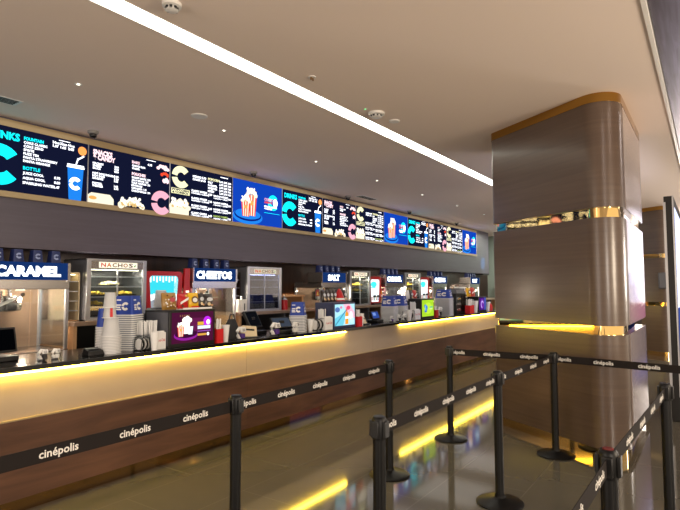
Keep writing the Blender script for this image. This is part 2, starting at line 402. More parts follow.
def menu_combo():
    A = Art((0, -.0412, 0))
    A.ell(.33, .11, .33, .12, BLU, 1, 32); A.ell(.33, .135, .30, .095, BLK, 2, 32); A.ell(.33, .15, .28, .08, BLU, 3, 32)
    bucket(A, .40, .13, .25, .33, 4); bucket(A, .27, .11, .20, .24, 8)
    A.clogo(.92, .40, .13, CY, 1); A.ell(.97, .40, .055, .07, W_, 2)
    A.text('COMBO', .70, .42, .04, PK, 3, .05); A.text('AMIGOS', .70, .375, .035, RDE, 3, .05)
    A.text('POPCORN + NACHOS', .70, .31, .025, W_, 3, .05, w=.3); A.text('+ 2 DRINKS', .70, .275, .025, W_, 3, .05)
    A.rect(.70, 1.08, .215, .222, CY, 1)
    return A
KIND = [('drinks', menu_drinks, 'drinks menu screen with cyan C and blue cup'), ('snacks', menu_snacks, 'snacks and candy menu screen with pink C'),
        ('popcorn', menu_popcorn, 'popcorn and combos menu screen with yellow C'), ('combo', menu_combo, 'blue screen with two striped popcorn buckets')]
PLACE = ['leftmost of its three', 'middle one of its three', 'the one nearest the pillar']
proto = {}
for i in range(12):
    k, fn, lab = KIND[i % 4]; label = '%s, %s' % (lab, PLACE[i//4]); loc = (BX0+i*BP+.006, 5.995, BZ0)
    if k not in proto:
        t = thing('menu_screen', label, 'menu screen', loc, 0, 'menu screens on the bulkhead')
        face = BLD if k == 'combo' else navy
        A = fn(); A.b.box(0, SW, -.04, -.004, 0, SH, face).build('screen', t, smooth=None)
        MB().box(-.006, 0, -.042, -.004, 0, SH, alu).build('edge_strip', t, smooth=False)
        MB().box(SW, SW+.006, -.042, -.004, 0, SH, alu).build('edge_strip', t, smooth=False)
        proto[k] = t
    else:
        t = copy_tree(proto[k]); t.location = loc; t['label'] = label

# ------------------------------------------------------------------ service counter
CX0, CX1 = -1.0, 12.9
sc = thing('service_counter', 'long concession counter with black top, glowing cream panel and dark wood front', 'counter', (0, 3.965, 0))
MB().box(CX0, CX1, -.06, .65, .983, 1.02, black_s).build('worktop', sc, bevel=.004)
pn = MB(); xs = CX0
while xs < CX1-.01:
    pn.box(xs+.0015, min(xs+2.5, CX1)-.0015, 0, .05, .655, .983, cream_pan); xs += 2.5
pn.build('light_panel', sc, smooth=False)
wd = MB(); xs = CX0
while xs < CX1-.01:
    wd.box(xs+.001, min(xs+2.5, CX1)-.001, -.02, .05, .11, .645, wood_counter); xs += 2.5
wd.build('wood_panel', sc, smooth=False)
MB().box(CX0, CX1, -.022, .05, .645, .655, trim_m).build('trim_rail', sc, smooth=False)
MB().box(CX0, CX1, .045, .09, 0, .11, gold_floor).build('toe_kick', sc, smooth=False)
MB().box(CX0, CX1, .6, .65, 0, .965, black_m).build('rear_panel', sc, smooth=False)
for a, b in ((CX0, 5.80), (7.28, CX1)):
    MB().box(a, b, -.03, -.005, .964, .9825, emis('ffd845', 36)).build('led_strip', sc, smooth=False)

# ------------------------------------------------------------------ pillars
def pillar_poly(off=0.):
    """wedge plan with rounded corners, outline in metres, relative to (5.4,.62)"""
    V = [Vector((5.148, .62)), Vector((7.1, .62)), Vector((7.1, 2.05)), Vector((6.056, 2.05))]
    R = [.20, .04, .04, .10]; out = []
    n = len(V)
    for i in range(n):
        p = V[i]; a = (V[i-1]-p).normalized(); b = (V[(i+1) % n]-p).normalized()
        ang = a.angle(b); tl = R[i]/math.tan(ang/2); c = p+(a+b).normalized()*(R[i]/math.sin(ang/2))
        s = p+a*tl; e = p+b*tl
        a0 = math.atan2(s.y-c.y, s.x-c.x); a1 = math.atan2(e.y-c.y, e.x-c.x)
        d = (a1-a0+PI) % (2*PI)-PI
        k = 14 if i == 0 else 6
        for j in range(k+1):
            t = a0+d*j/k; out.append((c.x+(R[i]-off)*math.cos(t)-6., c.y+(R[i]-off)*math.sin(t)-1.3))
    return out
def make_pillar(label, loc):
    t = thing('pillar', label, 'pillar', loc)
    P = pillar_poly(); Q = pillar_poly(.035); G = pillar_poly(-.006)
    for z0, z1 in ((.10, 1.115), (1.20, 2.19), (2.285, 3.265)):
        MB().prism(P, z0, z1, wood_pillar).build('wood_panel', t)
        MB().box(5.60-6, 7.07-6, .616-1.3, .63-1.3, z0+.004, z1-.004, panel_side).build('side_panel', t, smooth=False)
    for z0, z1 in ((0, .10), (1.115, 1.20), (2.19, 2.285)): MB().prism(Q, z0, z1, gold).build('gold_band', t)
    MB().prism(G, 3.265, CEIL, gold_s).build('gold_cap', t)
    return t
pl = make_pillar('large brown veneered pillar with polished gold bands, standing behind the rope posts', (6., 1.3, 0))
p2 = copy_tree(pl); p2.location = (14.45, 1.3, 0); p2['label'] = 'distant brown pillar with gold cap, seen in the gap right of the large pillar'

# ------------------------------------------------------------------ double sided lit display at the right edge
tt = thing('display_wall', 'tall dark framed double sided lit display cut by the right edge of the photo', 'display', (7.3, .36, 0))
MB().box(.012, 2.9, -.05, .05, .0, 2.62, black_m).build('body', tt, bevel=.006)
MB().box(0, .012, -.05, -.035, .28, 2.62, alu).box(0, .012, .03, .055, .28, 2.55, alu).build('edge_trim', tt, smooth=False)
b = MB(); A1 = Art((2.8, .0515, .3), (-1, 0, 0), (0, 0, 1), b)
A1.rect(0, 2.7, 1.45, 2.25, emis('f4efff', 2.6)); A1.rect(0, 2.7, 1.28, 1.45, emis('8fa6f0', 1.6)); A1.rect(0, 2.7, 1.05, 1.28, emis('4a62c8', 1.1)); A1.rect(0, 2.7, .78, 1.05, emis('a0487c', .9)); A1.rect(0, 2.7, .2, .78, emis('141c44', .7)); A1.rect(0, 2.7, 0, .2, emis('203a9a', .8))
b.build('screen', tt, smooth=None)
b = MB(); A1 = Art((.1, -.0515, .3), (1, 0, 0), (0, 0, 1), b)
A1.rect(0, 2.7, 1.0, 2.2, emis('cfd6ff', 1.6)); A1.rect(0, 2.7, 0, 1.0, emis('3a4a90', 1.0)); b.build('screen', tt, smooth=None)

# ------------------------------------------------------------------ rope posts
def make_post():
    t = thing('stanchion', '', 'rope post', (0, 0, 0), 0, 'black queue posts with printed belts')
    MB().lathe([(.165, 0), (.168, .008), (.155, .018), (.06, .034), (.038, .045), (.036, .06)], post_m, n=36, cap0=True).build('base', t)
    n = 40; prof = [(.031-(.0035 if (i % 10) in (4, 5) else 0)) for i in range(n)]
    rings = [[(prof[i]*math.cos(2*PI*i/n), prof[i]*math.sin(2*PI*i/n), z) for i in range(n)] for z in (.05, .845)]
    MB().loft(rings, post_m).build('pole', t)
    MB().lathe([(.034, .838), (.036, .845), (.036, .93), (.033, .938), (.028, .945)], post_m, n=28, cap0=True, cap1=True).build('head', t)
    b = MB()
    for k in range(4):
        a = PI/2*k; b.box(.03, .045, -.02, .02, .85, .925, black_m); b.xf(Matrix.Rotation(a, 4, 'Z'), len(b.v)-8)
    b.build('belt_slot', t, bevel=.003)
    return t
PZ0, PZ1 = .853, .918
def belt(post, a, b):
    a = Vector(a); b = Vector(b); d = b-a; L = d.length; u = d.normalized()
    mb = MB().box(.036, L-.036, -.0012, .0012, PZ0, PZ1, belt_m)
    A = Art((0, -.0014, 0)); A2 = Art((0, .0014, 0), (-1, 0, 0), (0, 0, 1))
    x = .08
    while x < L-.11:
        A.text('cinépolis', x, .871, .033, belt_t, 1, .02, align='c'); A2.text('cinépolis', -x, .871, .033, belt_t, 1, .02, align='c')
        x += .357
    A.b.add(A2.b.v, A2.b.f, belt_t)
    mb.add(A.b.v, A.b.f, belt_t); mb.build('belt', post, (0, 0, 0), math.atan2(d.y, d.x), smooth=None)
posts = [((.74, 2.243), (2.181, 2.243), 'black queue post beyond the left edge of the photo along the counter'),
         ((2.181, 2.243), (3.93, 2.236), 'black queue post nearest the left, standing before the wood front of the counter'),
         ((3.93, 2.236), None, 'black queue post where the long belt along the counter ends'),
         ((2.214, 1.315), (3.88, 1.297), 'black queue post at lower middle of the photo, its foot below the frame'),
         ((3.88, 1.297), (5.255, 1.223), 'black queue post with its round foot in full view in the open floor'),
         ((5.20, 2.236), (5.255, 1.223), 'black queue post farthest away, beside the glowing counter front'),
         ((5.255, 1.223), (5.085, .02), 'black queue post standing directly before the pillar face'),
         ((5.085, .02), None, 'black queue post beyond the right edge of the photo by the pillar'),
         ((.92, .36), (2.257, .337), 'black queue post beyond the lower edge of the photo'),
         ((2.257, .337), (3.976, .253), 'black queue post closest to the camera at the bottom right, with red marked top'),
         ((3.976, .253), None, 'black queue post near the right edge, ending the nearest belt')]
base_post = make_post()
plist = []
for i, (a, b, lab) in enumerate(posts):
    t = base_post if i == 0 else copy_tree(base_post)
    t.location = (a[0], a[1], 0); t['label'] = lab; plist.append(t)
    d = Vector(b)-Vector(a) if b else Vector((1, 0))
for t, (a, b, lab) in zip(plist, posts):
    if b: belt(t, a, b)
r = MB().cyl(0, 0, .9455, .949, .02, pbr('dull_red_cap', '6a1416', .5), 16).build('red_cap', plist[9])

# ------------------------------------------------------------------ back counter segments
LZ = 1.19
for x0, x1, lab in ((3.05, 4.66, 'dark back counter segment between the first two popcorn machines'), (5.50, 7.53, 'dark back counter segment below the empty blue-lit warmer'),
                    (8.34, 9.82, 'dark back counter segment right of the salt popcorn machine'), (10.63, 12.17, 'dark back counter segment left of the fifth popcorn machine'),
                    (13.07, 14.66, 'dark back counter segment under the far wood panel'), (15.46, 17.2, 'dark back counter segment at the far end')):
    t = thing('back_counter', lab, 'counter', (x0, 5.58, 0), 0, 'back counter segments'); w = x1-x0
    MB().box(0, w, 0, .85, LZ-.045, LZ, steel_w).build('worktop', t, bevel=.003)
    MB().box(.01, .05, .03, .83, 0, LZ-.045, tan).build('side_panel', t, smooth=False); MB().box(w-.05, w-.01, .03, .83, 0, LZ-.045, tan).build('side_panel', t, smooth=False)
    MB().box(.05, w-.05, .75, .8, 0, LZ-.045, black_m).build('back_panel', t, smooth=False)
    MB().box(.05, w-.05, .06, .75, .55, .58, black_m).build('shelf', t, smooth=False)
    MB().box(w/2-.015, w/2+.015, .03, .75, 0, LZ-.045, grey_p).build('divider', t, smooth=False)

# ------------------------------------------------------------------ popcorn machines
def tub_rings(h, a, b, n=5, rad=.22):
    """square tub with round corners, open end (half width a) at z=0, closed end (b) at z=h"""
    def ring(w, z):
        out = []; r = w*rad
        for q in range(4):
            cx, cy = [(1, 1), (-1, 1), (-1, -1), (1, -1)][q]
            for j in range(n+1):
                t = PI/2*q+PI/2*j/n; out.append((cx*(w-r)+r*math.cos(t), cy*(w-r)+r*math.sin(t), z))
        return out
    return ring
def blob_heap(mb, x0, x1, y0, y1, z, n, r, m, hz=.1):
    for k in range(n):
        x = random.uniform(x0, x1); y = random.uniform(y0, y1)
        e = (1-abs(2*(x-x0)/(x1-x0)-1)**2)
        zz = z+hz*e*random.uniform(.2, 1)
        q = len(mb.v); mb.ball((x, y, zz), r*random.uniform(.7, 1.2), m, 6, 4)
        for i in range(q, len(mb.v)):
            v = Vector(mb.v[i]); c = Vector((x, y, zz)); mb.v[i] = tuple(c+(v-c)*random.uniform(.75, 1.3))
def make_popper(x0, x1, word, label, heap, power, warm=(1, .76, .55), inside=steel_w):
    w = x1-x0; t = thing('popcorn_machine', label, 'popcorn machine', (x0, 5.66, 0), 0, 'popcorn machines'); D = .62; B = .93; T = 1.545
    MB().box(0, w, 0, D, 0, B-.09, steel).build('cabinet', t, bevel=.006)
    b = MB().box(-.005, w+.005, -.01, D, B-.09, B-.02, steel).box(.03, w-.03, -.03, -.01, B-.075, B-.05, steel_w); b.build('base_tray', t, bevel=.004)
    for x in (0, w-.035):
        for y in (0, D-.035): MB().box(x, x+.035, y, y+.035, B-.02, T, alu).build('post', t, bevel=.003)
    MB().box(.035, w-.035, D-.02, D-.005, B-.02, T, inside).build('back_panel', t, smooth=False)
    b = MB(); b.box(0, w, -.005, D, T, T+.1, steel); b.build('canopy', t, bevel=.004)
    sg = MB().box(.012, w-.03, -.02, D*.5, T+.095, T+.275, blue_d).build('sign_box', t, smooth=False)
    MB().box(w-.03, w, -.02, D*.5, T+.08, T+.277, steel).build('sign_end', t, smooth=False)
    MB().box(0, .012, -.02, D*.5, T+.08, T+.277, steel).build('sign_end', t, smooth=False)
    A = Art((.012, -.0212, T+.095)); ww = w-.042; A.rect(0, ww, 0, .18, emis('17356e', .75), 0)
    tw = min(ww*.86, .115*len(word)*.8)
    A.text(word, ww*.47, .042, .095, emis('f4fbff', 2.6), 1, .055, w=tw, align='c')
    A.b.build('sign_lettering', sg, smooth=None)
    MB().box(.038, w/2-.004, .004, .008, B, T, gl).build('glass_door', t, smooth=False); MB().box(w/2+.004, w-.038, .004, .008, B, T, gl).build('glass_door', t, smooth=False)
    for x in (.012, w-.018): MB().box(x, x+.006, .04, D-.04, B, T, gl).build('glass_side', t, smooth=False)
    k = MB(); cx, cy = .34, D*.55
    k.lathe([(.03, 1.31), (.105, 1.325), (.115, 1.36), (.115, 1.46), (.10, 1.475)], steel, (cx, cy), 22, True, True)
    k.cyl(cx, cy, 1.475, T, .02, steel, 10)
    kt = k.build('kettle', t)
    MB().tube([(cx-.20, cy-.17, 1.37), (cx-.09, cy-.18, 1.42), (cx+.03, cy-.18, 1.48)], [.016, .013, .009], white_pl, 8).ball((cx-.21, cy-.17, 1.36), .032, white_pl, 10, 6).ball((cx+.05, cy-.18, 1.49), .022, black_m, 8, 6).build('crank_handle', kt)
    b = MB().box(.08, .21, D*.32, D*.34, 1.32, 1.53, steel); b.build('control_plate', t, smooth=False)
    A = Art((.095, D*.32-.001, 1.39)); A.rect(0, .1, 0, .12, red_p, 1); A.poly([(.02, .02), (.08, .02), (.05, .1)], pbr('warning_yellow', 'f0c020', .5), 2)
    A.b.build('warning_sticker', t, smooth=None)
    MB().cyl(w*.55, D*.5, T-.006, T, .055, steel, 14).build('lamp_holder', t)
    MB().cyl(w*.55, D*.5, T-.010, T-.006, .045, emis('ffdcae', 6), 14).build('lamp_bulb', t)
    lamp('popper_lamp', 'POINT', (x0+w*.55, 5.66+D*.4, 1.44), power, warm, .05)
    if heap:
        h = MB(); blob_heap(h, .06, w-.06, .05, D-.06, B+.03, 170, .03, popc, heap); o = h.build('popcorn', t); o['kind'] = 'stuff'
    return t
POP = [(2.245, 3.03, 'CARAMEL', 'popcorn machine at the left edge with a bright CARAMEL sign', 0, 7),
       (4.69, 5.49, 'CHEETOS', 'popcorn machine behind the candy bags, second from the left', .08, 7),
       (7.56, 8.33, 'SALT', 'popcorn machine with a SALT sign, behind the snack rack', .10, 6),
       (9.84, 10.62, 'CARAMEL', 'fourth popcorn machine from the left, behind two popcorn tub towers', .34, 14),
       (12.19, 13.05, 'CHEETOS', 'fifth popcorn machine from the left, heaped with popcorn', .34, 15),
       (14.68, 15.45, 'SALT', 'farthest popcorn machine, near the pale green end wall', .30, 14)]
def blue_tub_mesh():
    ring = tub_rings(.13, .055, .043)
    b = MB().loft([ring(.058, 0), ring(.058, .006), ring(.054, .007), ring(.043, .13)], pbr('navy_print', '15265c', .5), False, True)
    A = Art((0, -.0505, .064), (1, 0, 0), (0, .09, 1)); A.clogo(0, 0, .030, pbr('pale_blue_print', '8d9bc4', .5), 1)
    b.add(A.b.v, A.b.f, pbr('pale_blue_print', '8d9bc4', .5))
    return b
tubm = None
for i, (x0, x1, wd_, lab, hp, pw_) in enumerate(POP):
    make_popper(x0, x1, wd_, lab, hp, pw_*3.4)
    for k in range(4):
        x = x0+.12+(x1-x0-.22)*k/3
        if tubm is None: o = tubm = blue_tub_mesh().build('popcorn_tub')
        else: o = tubm.copy(); C.objects.link(o)
        o.location = (x, 5.80, 1.823); o.rotation_euler = (0, 0, .0)
        tag(o, '%s of four blue popcorn tubs on top of the %s popcorn machine from the left' % (ORD[k], ORD[i]), 'popcorn tub', 'blue tubs on the popcorn machines')

# ------------------------------------------------------------------ nacho warmers
def tray_of(name, label, x, y, z, w, d, m, n, hz, r=.016, cat='snack tray'):
    t = thing(name, label, cat, (x, y, z))
    MB().loft([[(-w/2, -d/2, 0), (w/2, -d/2, 0), (w/2, d/2, 0), (-w/2, d/2, 0)], [(-w/2-.01, -d/2-.01, .02), (w/2+.01, -d/2-.01, .02), (w/2+.01, d/2+.01, .02), (-w/2-.01, d/2+.01, .02)]], black_m).build('tray', t, smooth=False)
    h = MB(); blob_heap(h, -w/2+.01, w/2-.01, -d/2+.01, d/2-.01, .02, n, r, m, hz)
    o = h.build('chips', t); o['kind'] = 'stuff'
    return t
def make_warmer(x0, x1, z1, label, sign, inner, power, col, shelves=5, gl_=gl, signs=1.0):
    w = x1-x0; z0 = LZ+.001; D = .5; Y = 5.66; h = z1-z0
    t = thing('food_warmer', label, 'food warmer', (x0, Y, z0), 0, 'glass food warmers')
    f = MB()
    f.box(0, .05, 0, .03, 0, h, alu).box(w-.05, w, 0, .03, 0, h, alu).box(.05, w-.05, 0, .03, 0, .03, alu).box(.05, w-.05, 0, .03, h-.025, h, alu)
    f.build('front_frame', t, bevel=.003)
    MB().box(0, .012, .03, D, 0, h, grey_p).box(w-.012, w, .03, D, 0, h, grey_p).box(0, w, .03, D, h-.012, h, alu).box(0, w, .03, D, 0, .012, alu).build('casing', t, smooth=False)
    MB().box(.012, w-.012, D-.012, D, .012, h-.012, inner).build('back_panel', t, smooth=False)
    MB().box(.05, w/2, .012, .017, .03, h-.11, gl_).build('glass_door', t, smooth=False); MB().box(w/2, w-.05, .012, .017, .03, h-.11, gl_).build('glass_door', t, smooth=False)
    MB().box(w/2-.006, w/2+.006, .006, .02, .03, h-.11, alu).build('door_stile', t, smooth=False)
    for k in range(shelves):
        z = .03+(h-.16)*k/(shelves-1)*.86
        MB().box(.014, w-.014, .034, D-.02, z, z+.008, gl).box(.014, w-.014, .026, .034, z-.004, z+.010, alu).build('shelf', t, smooth=False)
    s = MB().box(.05, w-.05, .004, .02, h-.11, h-.025, steel).build('sign_panel', t, smooth=False)
    A = Art((.14, .0028, h-.10)); sw = w-.27; A.rect(0, sw, 0, .068, emis('fff3d8', signs), 1)
    cols = ['d83a20', 'd8702a', '8a6a40', '7a5a48', 'a85a30', '6a4a48']
    x = .05*sw
    for ch, c in zip('NACHOS', cols):
        A.text(ch, x, .012, .045, emis(c, .8), 2, .03, w=sw*.12); x += sw*.142
    A.poly([(sw*.90, .03), (sw*.97, .045), (sw*.93, .012)], emis('3a9a40', .8), 2)
    A.b.build('sign_lettering', s, smooth=None)
    MB().box(.06, w-.06, .08, .1, h-.125, h-.115, emis('fff0c8' if col[2] < .9 else 'cfd4ff', 5)).build('lamp_tube', t, smooth=False)
    lamp('warmer_lamp', 'AREA', (x0+w/2, Y+.1, z0+h-.135), power*4, col, w*.8, (0, 0, 0), .08)
    return t, z0, h
WARM = (1, .87, .6)
t, z0, h = make_warmer(3.225, 3.985, 1.885, 'lit glass food warmer with a NACHOS sign behind the cup stacks', 1, grey_p, 3, WARM)
zs = [z0+.03+(h-.16)*k/4*.86+.0085 for k in range(5)]
for x, zi, lab in ((3.62, 3, 'heaped tray of pale chips on the upper shelf of the left food warmer'), (3.42, 2, 'tray of yellow chips on the middle shelf, left in the left food warmer'),
                   (3.80, 2, 'tray of yellow chips on the middle shelf, right in the left food warmer'), (3.42, 1, 'tray of orange chips on a lower shelf of the left food warmer')):
    tray_of('chip_tray', lab, x, 5.86, zs[zi], .22, .18, popc if zi == 3 else yellow_c, 60, .035)
make_warmer(5.72, 6.49, 1.87, 'empty blue-lit glass food warmer behind the card terminals', 1, grey_p, .35, (.75, .78, 1.0), 5, gl_b, .55)
t, z0, h = make_warmer(8.49, 9.23, 1.875, 'glass food warmer with yellow packets right of the SALT popcorn machine', 1, steel_w, 3.5, WARM)
for k, (x, zi) in enumerate(((8.72, 3), (9.0, 3), (8.72, 2), (9.0, 2))):
    tray_of('chip_tray', 'tray of yellow chips in the third food warmer from the left, %s' % ['upper left', 'upper right', 'lower left', 'lower right'][k], x, 5.86, z0+.03+(h-.16)*zi/4*.86+.0085, .2, .18, yellow_c, 50, .05)
t, z0, h = make_warmer(10.75, 11.52, 1.88, 'bright yellow glass food warmer between the two far red dispensers', 1, steel_w, 4, WARM)
for k, (x, zi) in enumerate(((10.98, 3), (11.28, 3), (10.98, 2), (11.28, 2))):
    tray_of('chip_tray', 'tray of yellow chips in the fourth food warmer from the left, %s' % ['upper left', 'upper right', 'lower left', 'lower right'][k], x, 5.86, z0+.03+(h-.16)*zi/4*.86+.0085, .2, .18, yellow_c, 50, .06)
# narrow lit shelf cabinets
def slim(x0, x1, z1, label, inner, s):
    w = x1-x0; t = thing('shelf_cabinet', label, 'cabinet', (x0, 5.78, LZ+.001)); h = z1-LZ
    MB().box(0, .012, 0, .4, 0, h, inner).box(w-.012, w, 0, .4, 0, h, inner).box(0, w, 0, .4, h-.012, h, inner).box(0, w, .39, .4, 0, h, inner).box(0, w, 0, .4, 0, .012, tan).build('casing', t, smooth=False)
    for k in range(1, 5): MB().box(.012, w-.012, .01, .39, h*k/5, h*k/5+.008, alu).build('shelf', t, smooth=False)
    MB().box(.03, w-.03, .05, .07, h-.03, h-.022, emis('fff0c0', s)).build('lamp_tube', t, smooth=False)
slim(3.07, 3.215, 1.73, 'narrow pale lit shelf cabinet between the CARAMEL machine and nacho warmer', cream, 6)
slim(5.52, 5.69, 1.78, 'narrow dark open shelf unit right of the second popcorn machine', wood_wall, 1.5)

# ------------------------------------------------------------------ red drink dispensers
def dispenser(x0, x1, z1, label, kind):
    w = x1-x0; z0 = LZ+.001; h = z1-z0; t = thing('drink_dispenser', label, 'drink dispenser', (x0, 5.72, z0), 0, 'red drink dispensers'); D = .5
    r = .06; P = []
    for q, (cx, cz) in enumerate(((w-r, h-r), (r, h-r), (r, r*.4), (w-r, r*.4))):
        rr = r if q < 2 else r*.4
        for j in range(7): a = PI/2*q+PI/2*j/6; P.append((cx+rr*math.cos(a), cz+rr*math.sin(a)))
    MB().loft([[(x, .03, z) for x, z in P], [(x, D, z) for x, z in P]], red_p).build('body', t)
    Q = [((x-w/2)*.78+w/2, (z-h/2)*.80+h*.50) for x, z in P]
    MB().loft([[(x, .03, z) for x, z in P], [(x, 0, z) for x, z in P], [(x, 0, z) for x, z in Q], [(x, .02, z) for x, z in Q]], red_p, False, False).build('rim', t)
    A = Art((w*.11, .019, h*.1)); sw, sh = w*.78, h*.8
    if kind == 0:
        A.rect(0, sw, sh*.42, sh, emis('38cfe0', 1.0), 1)
        for k in range(9): A.rect(sw*(.03+.105*k), sw*(.085+.105*k), sh*(.86 if k % 2 else .82), sh*.98, emis('e8fbff', 1.2), 2)
        puffs(A, .03, sw-.03, sh*.40, 9, .04, emis('effaff', 1.2), 2, .04); A.rect(sw*.86, sw, sh*.42, sh, emis('e8fbff', 1.2), 1); A.rect(0, sw, 0, sh*.42, emis('b9c0cc', .55), 1)
    else:
        A.rect(0, sw, 0, sh, emis('eef8fa', 1.35), 1); A.ell(sw*.4, sh*.78, sw*.32, sh*.13, emis('40d8e0', 1.2), 2); A.rect(sw*.05, sw*.6, sh*.62, sh*.66, emis('40d8e0', 1.2), 2)
        random.seed(3)
        for k in range(5): A.rect(sw*(.06+.18*k), sw*(.18+.18*k), sh*.05, sh*random.uniform(.2, .28), emis(['8a6a5a', 'b05040', '6a8a7a', 'c09a70', '7a6a8a'][k], .8), 2)
    A.b.build('screen', t, smooth=None)
    MB().box(w*.15, w*.85, -.07, 0, .0, .03, black_m).build('drip_tray', t, bevel=.004)
    for k in (.35, .65) if kind else (): MB().box(w*k-.02, w*k+.02, -.05, .0, h*.26, h*.34, black_m).build('nozzle', t, bevel=.004)
    return t
dispenser(4.01, 4.58, 1.765, 'red drink dispenser with a cyan picture, left of the second popcorn machine', 0)
dispenser(9.28, 9.76, 1.77, 'red drink dispenser with a white screen, right of the third food warmer', 1)
dispenser(11.58, 12.12, 1.79, 'red drink dispenser with a white screen, farthest along the back counter', 1)
wp = thing('wall_panel', 'glossy red panel between the cyan dispenser and the second popcorn machine', 'panel', (4.587, 5.69, LZ+.001))
MB().box(0, .09, 0, .03, 0, .62, red_p).build('board', wp, bevel=.004); MB().box(.02, .07, -.004, 0, .3, .325, emis('fff0e0', 1.5)).build('badge', wp, smooth=False)
# small items on the back counter
t = thing('sauce_dispenser', 'white-fronted sauce dispenser just right of the second popcorn machine', 'sauce dispenser', (5.545, 5.60, LZ+.001))
MB().box(0, .11, 0, .14, 0, .19, white_pl).build('body', t, bevel=.006); MB().cyl(.055, .06, .19, .23, .02, steel, 12).build('pump', t)
A = Art((0, -.0012, 0)); A.rect(.045, .065, .03, .13, black_m, 1); A.b.build('label', t, smooth=None)
t = thing('sauce_dispenser', 'steel hot sauce urn at the foot of the empty warmer, right side', 'sauce dispenser', (6.62, 5.72, LZ+.001))
MB().cyl(0, 0, 0, .16, .06, red_p, 16).build('body', t); MB().lathe([(.06, .16), (.04, .19), (.012, .20), (.012, .24)], steel, n=16, cap1=True).build('lid', t)
# slanted extractor hood seen left of the kitchen hatch
t = thing('prep_bench', 'warm lit wooden prep bench left of the kitchen hatch', 'bench', (6.72, 6.0, LZ+.001))
MB().box(0, .8, 0, .42, .20, .23, tan).build('top', t, bevel=.003)
for x in (.02, .74): MB().box(x, x+.04, .02, .4, 0, .2, tan).build('side_panel', t, smooth=False)
lamp('hatch_lamp', 'SPOT', (7.2, 6.1, 1.9), 20, (1, .76, .48), .05)

# ------------------------------------------------------------------ goods on the service counter
KZ = 1.0205
def up(name, label, cat, x, y, rz=0, group=None, z=KZ): return thing(name, label, cat, (x, y, z), rz, group)
# stacked popcorn tubs
def tub_mesh(printed):
    ring = tub_rings(.17, .1, .075)
    b = MB().loft([ring(.107, 0), ring(.107, .008), ring(.098, .0085)], white_p, False, False).loft([ring(.098, .0085), ring(.079, .17)], blue_p if printed else pbr('rim_shaded_tub_card', '8f939c', .6), False, True)  # plain body darkened to paint the shade between nested rims
    if printed:
        for (u, o) in (((1, 0, 0), (0, -.0905, .085)), ((0, -1, 0), (-.0905, 0, .085)), ((0, 1, 0), (.0905, 0, .085))):
            A = Art(o, u, (o[0]*1.25, o[1]*1.25, 1)) if False else Art((o[0]*1.0, o[1]*1.0, .085), u, (-o[0]*1.38, -o[1]*1.38, 1))
            A.clogo(.022, -.005, .036, white_p, 2); A.rect(-.066, -.022, .045, .055, white_p, 2); A.rect(-.066, -.018, .0, .012, white_p, 2); A.rect(-.066, -.026, -.02, -.008, white_p, 2); A.rect(-.066, -.016, -.038, -.026, white_p, 2)
            b.add(A.b.v, A.b.f, white_p)
    return b
T_P = None; T_W = None
def tub_tower(x, y, rz, n, s, where, printed=True):
    global T_P, T_W
    for k in range(n):
        top = k == n-1
        if top:
            if T_P is None: T_P = o = tub_mesh(True).build('popcorn_tub', smooth=True)
            else: o = T_P.copy(); C.objects.link(o)
        else:
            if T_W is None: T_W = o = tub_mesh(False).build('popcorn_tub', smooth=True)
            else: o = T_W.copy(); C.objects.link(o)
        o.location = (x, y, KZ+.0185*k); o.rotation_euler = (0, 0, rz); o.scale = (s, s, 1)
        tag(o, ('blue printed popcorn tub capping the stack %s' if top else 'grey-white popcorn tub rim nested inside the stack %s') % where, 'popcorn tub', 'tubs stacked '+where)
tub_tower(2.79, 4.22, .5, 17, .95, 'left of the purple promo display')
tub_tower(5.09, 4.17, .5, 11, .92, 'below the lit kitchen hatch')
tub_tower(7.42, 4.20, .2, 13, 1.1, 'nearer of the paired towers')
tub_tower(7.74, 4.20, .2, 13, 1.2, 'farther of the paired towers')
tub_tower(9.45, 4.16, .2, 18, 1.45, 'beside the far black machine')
# white drink cups, upside down and nested
def cup_mesh(r, h, m=white_p, mark=False):
    b = MB().lathe([(r*.96, 0), (r*1.09, .001), (r*1.09, .005), (r*.95, .006)], white_p, n=22).lathe([(r*.95, .006), (r*.72, h), (r*.66, h)], pbr('rim_shaded_cup_card', 'c4c4c4', .7) if m is white_p else m, n=22, cap1=True)  # body darker than rim, standing in for shade under stacked rims
    if mark:
        k = len(b.v); vs = []; 
        for i in range(4):
            a = math.radians(-120+8*i)
            for z in (h*.08, h*.66): rr = r*(.97-.25*z/h)+.0025; vs.append((rr*math.cos(a), rr*math.sin(a), z))
        b.add(vs, [(0, 2, 3, 1), (2, 4, 5, 3), (4, 6, 7, 5)], red_c)
    return b
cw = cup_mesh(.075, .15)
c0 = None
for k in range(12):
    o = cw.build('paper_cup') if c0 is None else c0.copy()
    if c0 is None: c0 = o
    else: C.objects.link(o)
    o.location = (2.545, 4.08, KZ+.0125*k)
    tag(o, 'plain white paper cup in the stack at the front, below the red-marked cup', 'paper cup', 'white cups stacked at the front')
z = KZ+.0125*11+.151
o = cup_mesh(.055, .125, white_p, True).build('paper_cup', loc=(2.53, 4.08, z)); tag(o, 'white paper cup with a red mark on top of the white cup stack', 'paper cup')
o = cup_mesh(.055, .125, white_p).build('paper_cup', loc=(2.53, 4.08, z+.085)); tag(o, 'topmost plain paper cup capping the red-marked cup', 'paper cup')
